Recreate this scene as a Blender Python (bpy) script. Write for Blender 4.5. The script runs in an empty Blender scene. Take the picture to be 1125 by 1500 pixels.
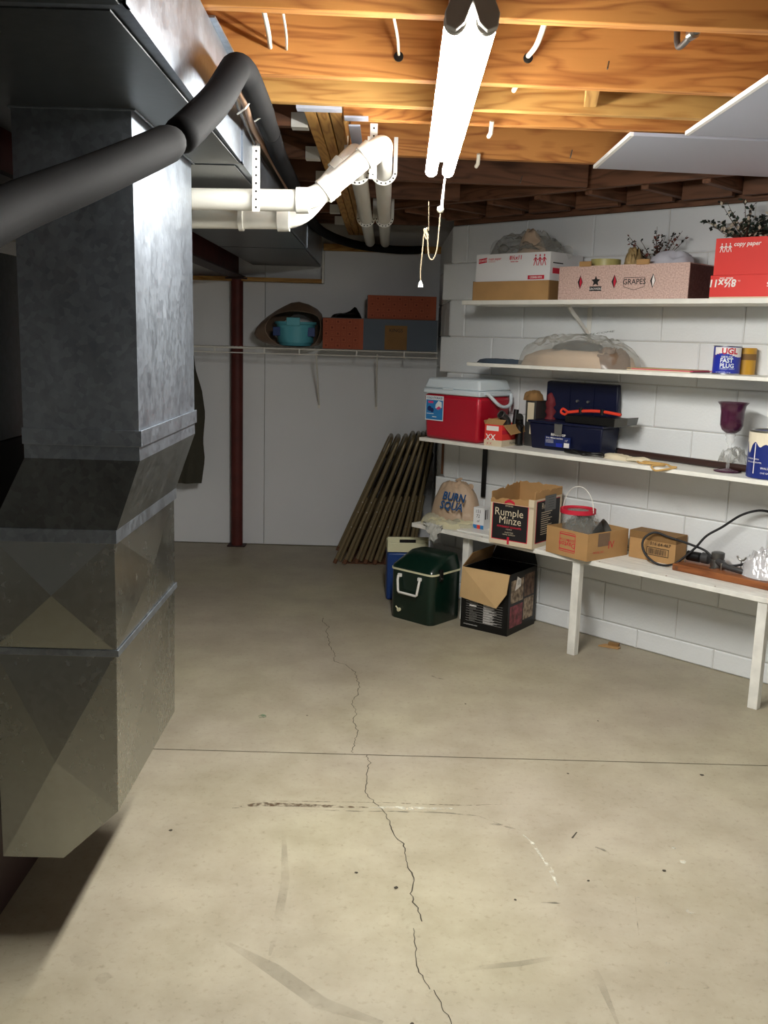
import bpy, bmesh, math, random
from mathutils import Vector, Matrix, Euler, noise
R = math.radians
rnd = random.Random(7)
scene = bpy.context.scene
COL = scene.collection

# ------------------------------------------------------------------ camera
F, CX, CY, EYE = 1400.0, 562.5, 750.0, 1.43
def cam_axes(p, y, r):
    p, y, r = R(p), R(y), R(r)
    f = Vector((math.sin(y)*math.cos(p), math.cos(y)*math.cos(p), -math.sin(p)))
    a = Vector((math.cos(y), -math.sin(y), 0)); u = a.cross(f)
    return math.cos(r)*a+math.sin(r)*u, -math.sin(r)*a+math.cos(r)*u, f
RT, UP, FW = cam_axes(10.35, 0.2, 1.65)
CAM = Vector((0, 0, EYE))
cd = bpy.data.cameras.new('camera'); cam = bpy.data.objects.new('camera', cd); COL.objects.link(cam)
cam.matrix_world = Matrix(((RT.x, UP.x, -FW.x, 0), (RT.y, UP.y, -FW.y, 0), (RT.z, UP.z, -FW.z, EYE), (0, 0, 0, 1)))
cd.sensor_width = 36; cd.lens = 36*F/1500; cd.clip_start = .02
scene.camera = cam
# ------------------------------------------------------------------ world and exposure
w = bpy.data.worlds.new('world'); scene.world = w; w.use_nodes = True
w.node_tree.nodes['Background'].inputs[0].default_value = (.9, .95, 1, 1)
w.node_tree.nodes['Background'].inputs[1].default_value = .02
LAMP = 75.0
scene.view_settings.view_transform = 'Standard'; scene.view_settings.look = 'None'
scene.view_settings.exposure = 1.36; scene.view_settings.gamma = 1; scene.view_settings.use_curve_mapping = False

# ------------------------------------------------------------------ measured points
def ray(x, y): return RT*((x-CX)/F)-UP*((y-CY)/F)+FW
def PZ(x, y, z=0.0):
    d = ray(x, y); return CAM+d*((z-EYE)/d.z)
def PY(x, y, Y):
    d = ray(x, y); return CAM+d*(Y/d.y)
S = math.sqrt(.5)
W0 = Vector((.364, 5.261, 0))
def WP(s, d, z=0): return W0+Vector((S*s-S*d, -S*s-S*d, z))
def PD(x, y, d):
    n = Vector((-S, -S, 0)); r = ray(x, y)
    return CAM+r*((W0+n*d-CAM).dot(n)/r.dot(n))
# ------------------------------------------------------------------ materials
def lin(c): return tuple(((v/12.92) if v <= .04045 else ((v+.055)/1.055)**2.4) for v in c)
def rgb(h):
    h = h.lstrip('#'); return lin(tuple(int(h[i:i+2], 16)/255 for i in (0, 2, 4)))+(1,)
MATS = {}
def mat(name, col, rough=.6, metal=0., var=.0, scale=8., bump=0., bscale=60., alpha=1., emit=0., trans=0., ior=1.45, stretch=None, var2=None, coat=0., spec=.5):
    m = bpy.data.materials.new(name); m.use_nodes = True; nt = m.node_tree; N = nt.nodes; L = nt.links
    b = N['Principled BSDF']; c = rgb(col)
    b.inputs['Base Color'].default_value = c; b.inputs['Roughness'].default_value = rough; b.inputs['Metallic'].default_value = metal
    b.inputs['Specular IOR Level'].default_value = spec; b.inputs['IOR'].default_value = ior
    b.inputs['Alpha'].default_value = alpha; b.inputs['Transmission Weight'].default_value = trans
    b.inputs['Coat Weight'].default_value = coat
    if emit: b.inputs['Emission Color'].default_value = c; b.inputs['Emission Strength'].default_value = emit
    tc = N.new('ShaderNodeTexCoord'); mp = N.new('ShaderNodeMapping'); L.new(tc.outputs['Object'], mp.inputs[0])
    if stretch: mp.inputs['Scale'].default_value = stretch
    if var or var2:
        n = N.new('ShaderNodeTexNoise'); n.inputs['Scale'].default_value = scale; n.inputs['Detail'].default_value = 6
        L.new(mp.outputs[0], n.inputs[0]); r = N.new('ShaderNodeValToRGB'); L.new(n.outputs[0], r.inputs[0])
        if var2: c2 = rgb(var2)
        else: c2 = tuple(max(0, v*(1-var)) for v in c[:3])+(1,)
        r.color_ramp.elements[0].position = .35; r.color_ramp.elements[0].color = c2
        r.color_ramp.elements[1].position = .65; r.color_ramp.elements[1].color = c
        L.new(r.outputs[0], b.inputs['Base Color'])
    if bump:
        n2 = N.new('ShaderNodeTexNoise'); n2.inputs['Scale'].default_value = bscale; n2.inputs['Detail'].default_value = 5
        L.new(mp.outputs[0], n2.inputs[0]); bp = N.new('ShaderNodeBump'); bp.inputs['Strength'].default_value = bump; bp.inputs['Distance'].default_value = .004
        L.new(n2.outputs[0], bp.inputs['Height']); L.new(bp.outputs[0], b.inputs['Normal'])
    MATS[name] = m; return m

def wood(name, light, dark, ring=14., rough=.6):
    m = bpy.data.materials.new(name); m.use_nodes = True; nt = m.node_tree; N = nt.nodes; L = nt.links
    b = N['Principled BSDF']; b.inputs['Roughness'].default_value = rough; b.inputs['Specular IOR Level'].default_value = .3
    tc = N.new('ShaderNodeTexCoord'); oi = N.new('ShaderNodeObjectInfo')
    ad = N.new('ShaderNodeVectorMath'); ad.operation = 'ADD'; L.new(tc.outputs['Object'], ad.inputs[0])
    mu = N.new('ShaderNodeVectorMath'); mu.operation = 'SCALE'; mu.inputs[0].default_value = (7, 3, 5); L.new(oi.outputs['Random'], mu.inputs['Scale']); L.new(mu.outputs[0], ad.inputs[1])
    mp = N.new('ShaderNodeMapping'); mp.inputs['Scale'].default_value = (.6, 4, 4); L.new(ad.outputs[0], mp.inputs[0])
    n = N.new('ShaderNodeTexNoise'); n.inputs['Scale'].default_value = 1.6; n.inputs['Detail'].default_value = 3; n.inputs['Distortion'].default_value = .4; L.new(mp.outputs[0], n.inputs[0])
    w1 = N.new('ShaderNodeMath'); w1.operation = 'MULTIPLY'; w1.inputs[1].default_value = ring; L.new(n.outputs[0], w1.inputs[0])
    w2 = N.new('ShaderNodeMath'); w2.operation = 'PINGPONG'; w2.inputs[1].default_value = .5; L.new(w1.outputs[0], w2.inputs[0])
    fn = N.new('ShaderNodeTexNoise'); fn.inputs['Scale'].default_value = 9; fn.inputs['Detail'].default_value = 8
    m2 = N.new('ShaderNodeMapping'); m2.inputs['Scale'].default_value = (.6, 14, 14); L.new(ad.outputs[0], m2.inputs[0]); L.new(m2.outputs[0], fn.inputs[0])
    mx = N.new('ShaderNodeMath'); mx.operation = 'MULTIPLY_ADD'; mx.inputs[1].default_value = 1.1; L.new(w2.outputs[0], mx.inputs[0])
    f2 = N.new('ShaderNodeMath'); f2.operation = 'MULTIPLY'; f2.inputs[1].default_value = .55; L.new(fn.outputs[0], f2.inputs[0]); L.new(f2.outputs[0], mx.inputs[2])
    r = N.new('ShaderNodeValToRGB'); L.new(mx.outputs[0], r.inputs[0])
    r.color_ramp.elements[0].position = .2; r.color_ramp.elements[0].color = rgb(dark)
    r.color_ramp.elements[1].position = .62; r.color_ramp.elements[1].color = rgb(light)
    # knots
    v = N.new('ShaderNodeTexVoronoi'); v.inputs['Scale'].default_value = 1.0
    m3 = N.new('ShaderNodeMapping'); m3.inputs['Scale'].default_value = (1.6, 3.2, 4.2); L.new(ad.outputs[0], m3.inputs[0]); L.new(m3.outputs[0], v.inputs[0])
    kr = N.new('ShaderNodeValToRGB'); kr.color_ramp.elements[0].position = .06; kr.color_ramp.elements[0].color = (.25, .25, .25, 1)
    kr.color_ramp.elements[1].position = .16; kr.color_ramp.elements[1].color = (1, 1, 1, 1); L.new(v.outputs['Distance'], kr.inputs[0])
    km = N.new('ShaderNodeMixRGB'); km.blend_type = 'MULTIPLY'; km.inputs[0].default_value = .8; L.new(r.outputs[0], km.inputs[1]); L.new(kr.outputs[0], km.inputs[2])
    hv = N.new('ShaderNodeHueSaturation'); L.new(km.outputs[0], hv.inputs['Color'])
    vr = N.new('ShaderNodeMath'); vr.operation = 'MULTIPLY_ADD'; vr.inputs[1].default_value = .3; vr.inputs[2].default_value = .85; L.new(oi.outputs['Random'], vr.inputs[0]); L.new(vr.outputs[0], hv.inputs['Value'])
    L.new(hv.outputs[0], b.inputs['Base Color'])
    bp = N.new('ShaderNodeBump'); bp.inputs['Strength'].default_value = .25; bp.inputs['Distance'].default_value = .003; L.new(mx.outputs[0], bp.inputs['Height']); L.new(bp.outputs[0], b.inputs['Normal'])
    MATS[name] = m; return m

def galv(name, a, c, rough=.38, metal=.9, bmp=.05):
    m = bpy.data.materials.new(name); m.use_nodes = True; nt = m.node_tree; N = nt.nodes; L = nt.links
    b = N['Principled BSDF']; b.inputs['Metallic'].default_value = metal
    tc = N.new('ShaderNodeTexCoord')
    v = N.new('ShaderNodeTexVoronoi'); v.inputs['Scale'].default_value = 75; L.new(tc.outputs['Object'], v.inputs[0])
    n = N.new('ShaderNodeTexNoise'); n.inputs['Scale'].default_value = 4; n.inputs['Detail'].default_value = 8; n.inputs['Roughness'].default_value = .7
    mp = N.new('ShaderNodeMapping'); mp.inputs['Scale'].default_value = (1, 1, .5); L.new(tc.outputs['Object'], mp.inputs[0]); L.new(mp.outputs[0], n.inputs[0])
    s = N.new('ShaderNodeSeparateColor'); L.new(v.outputs['Color'], s.inputs[0])
    mm = N.new('ShaderNodeMath'); mm.operation = 'MULTIPLY_ADD'; mm.inputs[1].default_value = .2; L.new(s.outputs[0], mm.inputs[0]); L.new(n.outputs[0], mm.inputs[2])
    r = N.new('ShaderNodeValToRGB'); r.color_ramp.elements[0].position = .4; r.color_ramp.elements[0].color = rgb(a); r.color_ramp.elements[1].position = .85; r.color_ramp.elements[1].color = rgb(c)
    L.new(mm.outputs[0], r.inputs[0]); L.new(r.outputs[0], b.inputs['Base Color'])
    rr = N.new('ShaderNodeMath'); rr.operation = 'MULTIPLY_ADD'; rr.inputs[1].default_value = .22; rr.inputs[2].default_value = rough-.08; L.new(mm.outputs[0], rr.inputs[0]); L.new(rr.outputs[0], b.inputs['Roughness'])
    bp = N.new('ShaderNodeBump'); bp.inputs['Strength'].default_value = bmp; bp.inputs['Distance'].default_value = .004; L.new(n.outputs[0], bp.inputs['Height'])
    if bmp > .02: L.new(bp.outputs[0], b.inputs['Normal'])
    MATS[name] = m; return m

def concrete():
    m = bpy.data.materials.new('concrete'); m.use_nodes = True; nt = m.node_tree; N = nt.nodes; L = nt.links
    b = N['Principled BSDF']; tc = N.new('ShaderNodeTexCoord')
    def nz(sc, det=6, ro=.6, dist=0):
        n = N.new('ShaderNodeTexNoise'); n.inputs['Scale'].default_value = sc; n.inputs['Detail'].default_value = det; n.inputs['Roughness'].default_value = ro; n.inputs['Distortion'].default_value = dist
        L.new(tc.outputs['Object'], n.inputs[0]); return n
    a = nz(1.3, 5, .55, .6); c = nz(5, 8, .65); f = nz(55, 6, .7); g = nz(.7, 2)
    def ramp(src, p0, c0, p1, c1):
        r = N.new('ShaderNodeValToRGB'); r.color_ramp.elements[0].position = p0; r.color_ramp.elements[0].color = rgb(c0)
        r.color_ramp.elements[1].position = p1; r.color_ramp.elements[1].color = rgb(c1); L.new(src, r.inputs[0]); return r
    r1 = ramp(a.outputs[0], .35, '9a927f', .66, 'aaa38d'); r2 = ramp(g.outputs[0], .4, 'a1978a', .62, 'a69f86')
    m1 = N.new('ShaderNodeMixRGB'); m1.inputs[0].default_value = .5; L.new(r1.outputs[0], m1.inputs[1]); L.new(r2.outputs[0], m1.inputs[2])
    r3 = ramp(c.outputs[0], .3, 'e4e2dd', .62, 'ffffff'); m2 = N.new('ShaderNodeMixRGB'); m2.blend_type = 'MULTIPLY'; m2.inputs[0].default_value = 1
    L.new(m1.outputs[0], m2.inputs[1]); L.new(r3.outputs[0], m2.inputs[2])
    r4 = ramp(f.outputs[0], .25, 'c8c4bc', .45, 'ffffff'); m3 = N.new('ShaderNodeMixRGB'); m3.blend_type = 'MULTIPLY'; m3.inputs[0].default_value = .7
    L.new(m2.outputs[0], m3.inputs[1]); L.new(r4.outputs[0], m3.inputs[2]); L.new(m3.outputs[0], b.inputs['Base Color'])
    rr = N.new('ShaderNodeMath'); rr.operation = 'MULTIPLY_ADD'; rr.inputs[1].default_value = .3; rr.inputs[2].default_value = .36; L.new(c.outputs[0], rr.inputs[0]); L.new(rr.outputs[0], b.inputs['Roughness'])
    b.inputs['Specular IOR Level'].default_value = .4
    bp = N.new('ShaderNodeBump'); bp.inputs['Strength'].default_value = .12; bp.inputs['Distance'].default_value = .003; L.new(f.outputs[0], bp.inputs['Height']); L.new(bp.outputs[0], b.inputs['Normal'])
    MATS['concrete'] = m; return m

def decal(name, col, a, sc=40.):
    m = mat(name, col, .6); nt = m.node_tree; N = nt.nodes; L = nt.links; b = N['Principled BSDF']
    tc = N.new('ShaderNodeTexCoord'); n = N.new('ShaderNodeTexNoise'); n.inputs['Scale'].default_value = sc; n.inputs['Detail'].default_value = 6; L.new(tc.outputs['Object'], n.inputs[0])
    r = N.new('ShaderNodeMapRange'); r.inputs[1].default_value = .4; r.inputs[2].default_value = .62; r.inputs[3].default_value = 0; r.inputs[4].default_value = a
    L.new(n.outputs[0], r.inputs[0]); L.new(r.outputs[0], b.inputs['Alpha']); return m

def plastic_film(name, col, a=.35, rough=.15):
    m = mat(name, col, rough, spec=.9); nt = m.node_tree; N = nt.nodes; L = nt.links; b = N['Principled BSDF']
    f = N.new('ShaderNodeLayerWeight'); f.inputs[0].default_value = .35
    r = N.new('ShaderNodeMapRange'); r.inputs[3].default_value = a; r.inputs[4].default_value = min(1, a+.45)
    L.new(f.outputs['Facing'], r.inputs[0]); L.new(r.outputs[0], b.inputs['Alpha']); return m

concrete()
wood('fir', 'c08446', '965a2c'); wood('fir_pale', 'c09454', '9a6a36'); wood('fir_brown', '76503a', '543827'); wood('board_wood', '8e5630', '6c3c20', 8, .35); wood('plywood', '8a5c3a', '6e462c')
galv('galvanized', '848b95', 'a9b2bd', .34, 1.); galv('galvanized_shiny', 'a6a8a4', 'b0b2ae', .2, 1., .008); galv('galvanized_old_and_shade', '5c5e5e', '787b7c', .34, 1.)  # the darkest metal also carries the trunk's underside shade in its colour
mat('wall_paint', 'e3e6e8', .5, var=.04, scale=3, bump=.35, bscale=90)
mat('panel_paint', 'e2e4e8', .5, var=.03, scale=2)
mat('mortar', 'c9c8c4', .8, bump=.3)
mat('shelf_white', 'efeee6', .45, var=.1, scale=14, stretch=(1, 6, 1)); mat('bench_white', 'f0efe8', .5, var=.2, scale=11, stretch=(1, 5, 1))
mat('white_metal', 'e4e2dc', .4); mat('white_plastic', 'e9e8e2', .35); mat('pvc', 'f1efe6', .3, var=.03, scale=3)
mat('foam', '161618', .8, spec=.12); mat('tan_tube', '8c6a50', .5); mat('black', '0c0c0d', .4); mat('black_rubber', '17171a', .5); mat('dark_grey', '3b3b3c', .45)
mat('red_iron', '5a211b', .6, var=.3, scale=9); mat('red_iron_dark', '2c1412', .6)
mat('card', 'b58d5c', .8, var=.12, scale=9); mat('card_light', 'c9a878', .8, var=.1, scale=9); mat('card_dark', '8a683f', .85, var=.15, scale=9); mat('card_cream', 'd9cbb0', .8)
mat('box_white', 'e3e4e6', .6); mat('print_red', 'c8203a', .6); mat('box_red', 'e23a34', .6, var=.05, scale=5); mat('print_white', 'f2eeea', .6); mat('print_black', '1c1a1c', .6)
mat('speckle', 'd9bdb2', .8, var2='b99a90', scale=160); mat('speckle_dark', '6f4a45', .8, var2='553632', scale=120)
mat('cooler_red', 'b3122a', .35, coat=.2); mat('cooler_lid', 'd8e4ec', .35); mat('sticker_blue', '2c7fc0', .4); mat('sticker_white', 'e8f0f4', .4); mat('pink', 'e03a72', .4)
mat('navy', '0c1230', .4); mat('navy_light', '1c2c66', .4); mat('steel', 'b8b8b4', .3, 1); mat('chrome', 'd0d0d0', .15, 1); mat('tool_red', 'e0402c', .35)
mat('can_blue', '2434a8', .35); mat('can_navy', '1c2c74', .35); mat('can_yellow', 'c9962c', .45); mat('drip', 'e6dcc4', .5)
mat('green_paint', '08231a', .3, coat=.3); mat('cream', 'd6d3b0', .45); mat('jug_blue', '1c3c78', .4)
mat('chair_brown', '7c6e52', .36, metal=.3); mat('seat_dark', '14110f', .6); mat('rust', '6a4630', .8)
mat('orange_print', 'a8563a', .75); mat('orange_line', '7c3a28', .75); mat('slate', '5a6470', .75); mat('teal', '5fb0c0', .35); mat('bag_brown', '7d6654', .45, bump=.4, bscale=18)
mat('olive', '3c3a30', .9, bump=.4, bscale=40); mat('tan_bag', 'b49c84', .5, bump=.5, bscale=24); mat('silver_film', 'dcdcd6', .25, .3, bump=.7, bscale=45)
mat('cream_cloth', 'cfc9a8', .7, bump=.3); mat('beige_cloth', 'cdb49a', .85, bump=.4, bscale=30); mat('glove', 'dcd0b4', .85, bump=.5, bscale=50); mat('rope', 'c09a5c', .8)
mat('denim', '4a5868', .9, bump=.3); mat('foil_white', 'e2e2e6', .22, .35, bump=.6, bscale=60); mat('blue_print', '1f4c7c', .6)
plastic_film('clear_film', 'd4d4ce', .14); plastic_film('grey_film', 'b4b5ae', .2); plastic_film('cream_film', 'd8d4bc', .45); plastic_film('clear_glass', 'e8ecec', .12, .05); plastic_film('purple_glass', '50203c', .72, .08); plastic_film('white_film', 'e0e0ec', .7)
mat('tape', 'b9b070', .4); mat('gold', 'd0b480', .35, .5, bump=.4); mat('twig', '4a3226', .8); mat('berry', '6a3228', .6); mat('leaf', '2f3f34', .6); mat('leaf_dark', '1c241f', .6); mat('flower', 'd8ccb8', .7)
mat('maroon', '6e1e26', .7); mat('iron_rod', '38241f', .4); mat('metal_grey', '6c6c6a', .4, .8); mat('drywall', 'b2b7c6', .7); mat('cut_edge', 'f2f2f0', .8); mat('insulation', 'd9c07c', .9, bump=.4)
mat('cable_white', 'e6dfce', .5); mat('tan_string', '5e5442', .8); mat('white_string', '858072', .7); mat('lamp_end', 'bab7b0', .45)
for nm_, k_ in (('tube_glow', 1), ('tube_glow_top', .06)):   # tube tops dimmed, an invented uneven glow that keeps the joists darker
    mat(nm_, 'ffffff', .4, emit=LAMP*k_); MATS[nm_].node_tree.nodes['Principled BSDF'].inputs['Emission Color'].default_value = (1, .985, .925, 1)
mat('crack', '3a342a', .9); mat('joint_dark', '2e2a24', .9); mat('photo_brown', '7c6250', .6, var2='3a2822', scale=30); mat('photo_pink', 'a0505c', .6, var2='5c3836', scale=30); mat('photo_pale', 'b8a48c', .6, var2='5c4a3c', scale=40)
decal('stain_brown', '5c4834', .85, 60); decal('stain_dark', '55554c', .5, 30); decal('stain_white', 'dedccc', .6, 50); decal('stain_green', '44805a', .9, 25); decal('stain_soft', '7c7666', .22, 7)

# ------------------------------------------------------------------ mesh builder
_text_cache = {}
class MB:
    def __init__(s): s.v = []; s.f = []; s.m = []
    def add(s, vs, fs, mi=0, M=None):
        o = len(s.v); s.v += [(M @ Vector(v)) if M else Vector(v) for v in vs]
        for f in fs: s.f.append([i+o for i in f]); s.m.append(mi)
        return s
    def box(s, a, b, mi=0, M=None):
        x0, y0, z0 = a; x1, y1, z1 = b
        return s.add([(x0, y0, z0), (x1, y0, z0), (x1, y1, z0), (x0, y1, z0), (x0, y0, z1), (x1, y0, z1), (x1, y1, z1), (x0, y1, z1)],
              [(3, 2, 1, 0), (4, 5, 6, 7), (0, 1, 5, 4), (1, 2, 6, 5), (2, 3, 7, 6), (3, 0, 4, 7)], mi, M)
    def hexa(s, lo, hi, mi=0):   # two rings of 4 points
        return s.add(list(lo)+list(hi), [(3, 2, 1, 0), (4, 5, 6, 7), (0, 1, 5, 4), (1, 2, 6, 5), (2, 3, 7, 6), (3, 0, 4, 7)], mi)
    def prism(s, pts, n, mi=0):  # planar polygon pts extruded by vector n
        k = len(pts); n = Vector(n); P = [Vector(p) for p in pts]
        return s.add(P+[p+n for p in P], [tuple(range(k))[::-1], tuple(range(k, 2*k))]+[(i, (i+1) % k, k+(i+1) % k, k+i) for i in range(k)], mi)
    def tube(s, path, r, n=10, mi=0, cap=True):
        P = [Vector(p) for p in path]; k = len(P); rs = r if isinstance(r, (list, tuple)) else [r]*k
        T = [(P[min(i+1, k-1)]-P[max(i-1, 0)]).normalized() for i in range(k)]
        u = T[0].orthogonal().normalized(); vs = []
        for i in range(k):
            u = (u-T[i]*u.dot(T[i])); u = u.normalized() if u.length > 1e-6 else T[i].orthogonal().normalized(); w = T[i].cross(u)
            for j in range(n):
                a = 2*math.pi*j/n; vs.append(P[i]+(u*math.cos(a)+w*math.sin(a))*rs[i])
        fs = [(i*n+j, i*n+(j+1) % n, (i+1)*n+(j+1) % n, (i+1)*n+j) for i in range(k-1) for j in range(n)]
        if cap: fs += [tuple(range(n))[::-1], tuple(range((k-1)*n, k*n))]
        return s.add(vs, fs, mi)
    def lathe(s, prof, n=28, mi=0, c=(0, 0, 0)):
        vs = []; k = len(prof)
        for r, z in prof:
            for j in range(n):
                a = 2*math.pi*j/n; vs.append((c[0]+r*math.cos(a), c[1]+r*math.sin(a), c[2]+z))
        fs = [(i*n+j, i*n+(j+1) % n, (i+1)*n+(j+1) % n, (i+1)*n+j) for i in range(k-1) for j in range(n)]
        if prof[0][0] > 1e-5: fs.append(tuple(range(n))[::-1])
        if prof[-1][0] > 1e-5: fs.append(tuple(range((k-1)*n, k*n)))
        return s.add(vs, fs, mi)
    def text(s, body, size, M, mi=0, align='LEFT', shear=0., bold=0., space=1.):
        key = (body, align, shear, bold, space)
        if key not in _text_cache:
            c = bpy.data.curves.new('lettering', 'FONT'); c.body = body; c.size = 1; c.align_x = align; c.shear = shear; c.offset = bold; c.space_character = space; c.resolution_u = 2
            o = bpy.data.objects.new('lettering', c); me = bpy.data.meshes.new_from_object(o)
            _text_cache[key] = ([v.co.copy() for v in me.vertices], [tuple(p.vertices) for p in me.polygons])
            bpy.data.objects.remove(o); bpy.data.curves.remove(c); bpy.data.meshes.remove(me)
        vs, fs = _text_cache[key]
        return s.add([v*size for v in vs], fs, mi, M)
    def build(s, name, mats, parent=None, loc=None, rz=0., bevel=0., smooth=None, solid=0., rot=None, sub=0):
        me = bpy.data.meshes.new(name); me.from_pydata([tuple(v) for v in s.v], [], s.f)
        if isinstance(mats, str): mats = [mats]
        for m in mats: me.materials.append(MATS[m])
        for p, i in zip(me.polygons, s.m): p.material_index = i
        if smooth is not None:
            for p in me.polygons: p.use_smooth = True
            if smooth < 180: me.set_sharp_from_angle(angle=R(smooth))
        me.update(); o = bpy.data.objects.new(name, me); COL.objects.link(o)
        if parent: o.parent = parent
        if loc is not None: o.location = loc
        if rz: o.rotation_euler.z = R(rz)
        if rot: o.rotation_euler = rot
        if solid: md = o.modifiers.new('solid', 'SOLIDIFY'); md.thickness = solid; md.offset = 0
        if sub: md = o.modifiers.new('sub', 'SUBSURF'); md.levels = sub; md.render_levels = sub
        if bevel: md = o.modifiers.new('bevel', 'BEVEL'); md.width = bevel; md.segments = 2; md.limit_method = 'ANGLE'
        return o
def tag(o, label=None, cat=None, group=None, kind=None):
    if label: o['label'] = label
    if cat: o['category'] = cat
    if group: o['group'] = group
    if kind: o['kind'] = kind
    return o
def thing(name, label, cat, loc=(0, 0, 0), rz=0., group=None):
    o = bpy.data.objects.new(name, None); COL.objects.link(o); o.location = loc; o.rotation_euler.z = R(rz); o.empty_display_size = .05
    return tag(o, label, cat, group)
def wthing(name, label, cat, s, d, z, ang=0., group=None): return thing(name, label, cat, WP(s, d, z), -45+ang, group)
def bx(name, a, b, m, parent=None, bevel=.0, **k): return MB().box(a, b).build(name, m, parent, bevel=bevel, **k)
FRONT = Matrix.Rotation(R(90), 4, 'X')
def fr(x, z, y=-.0006, up=False):   # lettering on a face looking towards -y
    M = Matrix.Translation((x, y, z)) @ FRONT
    return M @ Matrix.Rotation(R(180), 4, 'Z') if up else M
def sd(x, y, z): return Matrix.Translation((x+.0006, y, z)) @ Matrix.Rotation(R(90), 4, 'Z') @ FRONT
def rect(mb, x0, z0, x1, z1, mi=0, y=-.0004): mb.add([(x0, y, z0), (x1, y, z0), (x1, y, z1), (x0, y, z1)], [(0, 1, 2, 3)], mi)
def srect(mb, x, y0, z0, y1, z1, mi=0): mb.add([(x+.0004, y0, z0), (x+.0004, y1, z0), (x+.0004, y1, z1), (x+.0004, y0, z1)], [(0, 1, 2, 3)], mi)
def plank(name, a, b, w, h, m, parent, bevel=.002, zdown=True):   # a lumber piece from a to b, a and b on its bottom centre line
    a, b = Vector(a), Vector(b); d = b-a; L = d.length
    o = MB().box((-L/2, -w/2, 0), (L/2, w/2, h)).build(name, m, parent, bevel=bevel)
    o.matrix_local = Matrix.Translation((a+b)/2) @ d.to_track_quat('X', 'Z').to_matrix().to_4x4(); return o
def smoothpath(pts, n=8):
    P = [Vector(p) for p in pts]; P = [P[0]*2-P[1]]+P+[P[-1]*2-P[-2]]; out = []
    for i in range(1, len(P)-2):
        for k in range(n):
            t = k/n; a, b, c, d = P[i-1], P[i], P[i+1], P[i+2]
            out.append(.5*((2*b)+(c-a)*t+(2*a-5*b+4*c-d)*t*t+(3*b-a-3*c+d)*t**3))
    return out+[P[-2]]
def heap(w, dp, h, seed, rough=.25, nr=16, na=44, fr_=3., power=.5, base=True, peak=None):
    """a bag or cloth lying on a surface: a crumpled dome, base centre at 0"""
    mb = MB(); vs = []; sdv = Vector((seed*3.7, seed*1.3, seed))
    for i in range(nr+1):
        t = i/nr
        for j in range(na):
            a = 2*math.pi*j/na; out = 1+.16*noise.noise(Vector((math.cos(a)*1.7, math.sin(a)*1.7, 0))+sdv)
            x = math.cos(a)*t*out*w/2; y = math.sin(a)*t*out*dp/2
            q = Vector((x/w*fr_*1.1, y/dp*fr_*1.1, 0))+sdv; q = q+Vector((noise.noise(q*1.3), noise.noise(q*1.3+Vector((5, 0, 0))), 0))*.6
            cr = 1-min(1, abs(noise.noise(q))*2.4)**1.7; cr2 = abs(noise.noise(q*2.6))
            pk = 1.
            if peak: pk = .55+.9*math.exp(-((x/w-peak[0])**2+(y/dp-peak[1])**2)/.045)
            z = h*pk*max(0, 1-t**3)**power*(1-rough+rough*cr*1.0-rough*.7*cr2)
            if i == nr: z = .0
            vs.append((x, y, max(0., z)))
    fs = [(i*na+j, (i+1)*na+j, (i+1)*na+(j+1) % na, i*na+(j+1) % na) for i in range(nr) for j in range(na)]
    if base: fs.append(tuple(nr*na+j for j in range(na)))
    return mb.add(vs, fs)
def carton(parent, w, dp, h, m, t=.004, bottom='card_dark'):
    """the four walls and the bottom of an open box, origin front left"""
    bx('front_panel', (0, 0, 0), (w, t, h), m, parent); bx('back_panel', (0, dp-t, 0), (w, dp, h), m, parent)
    bx('side_panel', (0, t, 0), (t, dp-t, h), m, parent); bx('side_panel', (w-t, t, 0), (w, dp-t, h), m, parent)
    bx('bottom_panel', (t, t, 0), (w-t, dp-t, t), bottom, parent)

# ================================================================== THE SETTING
floor = MB().box((-3, -2.6, -.12), (4, 6.9, -.03)).build('floor', 'joint_dark'); tag(floor, kind='structure')
for y0, y1 in ((-2.6, 3.1165), (3.1235, 6.9)):
    bx('slab', (-3, y0, -.03), (4, y1, 0), 'concrete', floor)
def strip(name, pts, wd, m, zz=.0006, jag=.0, seed=0, taper=True):
    P = [PZ(x, y, 0) for x, y in pts]; Q = []
    for i in range(len(P)-1):
        n = max(1, int((P[i+1]-P[i]).length/.012)) if jag else 1
        Q += [P[i].lerp(P[i+1], k/n) for k in range(n)]
    Q.append(P[-1]); mb = MB(); vs = []
    for i, p in enumerate(Q):
        t = (Q[min(i+1, len(Q)-1)]-Q[max(i-1, 0)]).normalized(); nrm = Vector((-t.y, t.x, 0))
        if jag: p = p+nrm*jag*(noise.noise(p*9+Vector((seed, 0, 0)))+.5*noise.noise(p*45))
        ww = wd*(.45+.9*abs(noise.noise(p*14)))*(min(1, 4*min(i+.3, len(Q)-1-i+.3)/len(Q)) if taper else 1)
        vs += [p+nrm*ww/2+Vector((0, 0, zz)), p-nrm*ww/2+Vector((0, 0, zz))]
    mb.add(vs, [(2*i, 2*i+1, 2*i+3, 2*i+2) for i in range(len(Q)-1)]); return mb.build(name, m, floor)
strip('crack', [(475, 905), (481, 940), (494, 968), (508, 972), (523, 992), (525, 1010), (518, 1035), (521, 1070), (521, 1103)], .0038, 'crack', jag=.022, taper=False)
strip('crack', [(537, 1106), (538, 1130), (535, 1150), (548, 1175), (573, 1205), (590, 1250), (606, 1290), (611, 1330), (613, 1350)], .0042, 'crack', jag=.02, seed=3, taper=False)
strip('crack', [(606, 1360), (606, 1395), (613, 1425), (627, 1450)], .0036, 'crack', jag=.014, seed=5, taper=False)
strip('crack', [(638, 1450), (648, 1475), (660, 1500), (668, 1520)], .0034, 'crack', jag=.014, seed=6, taper=False)
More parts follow.
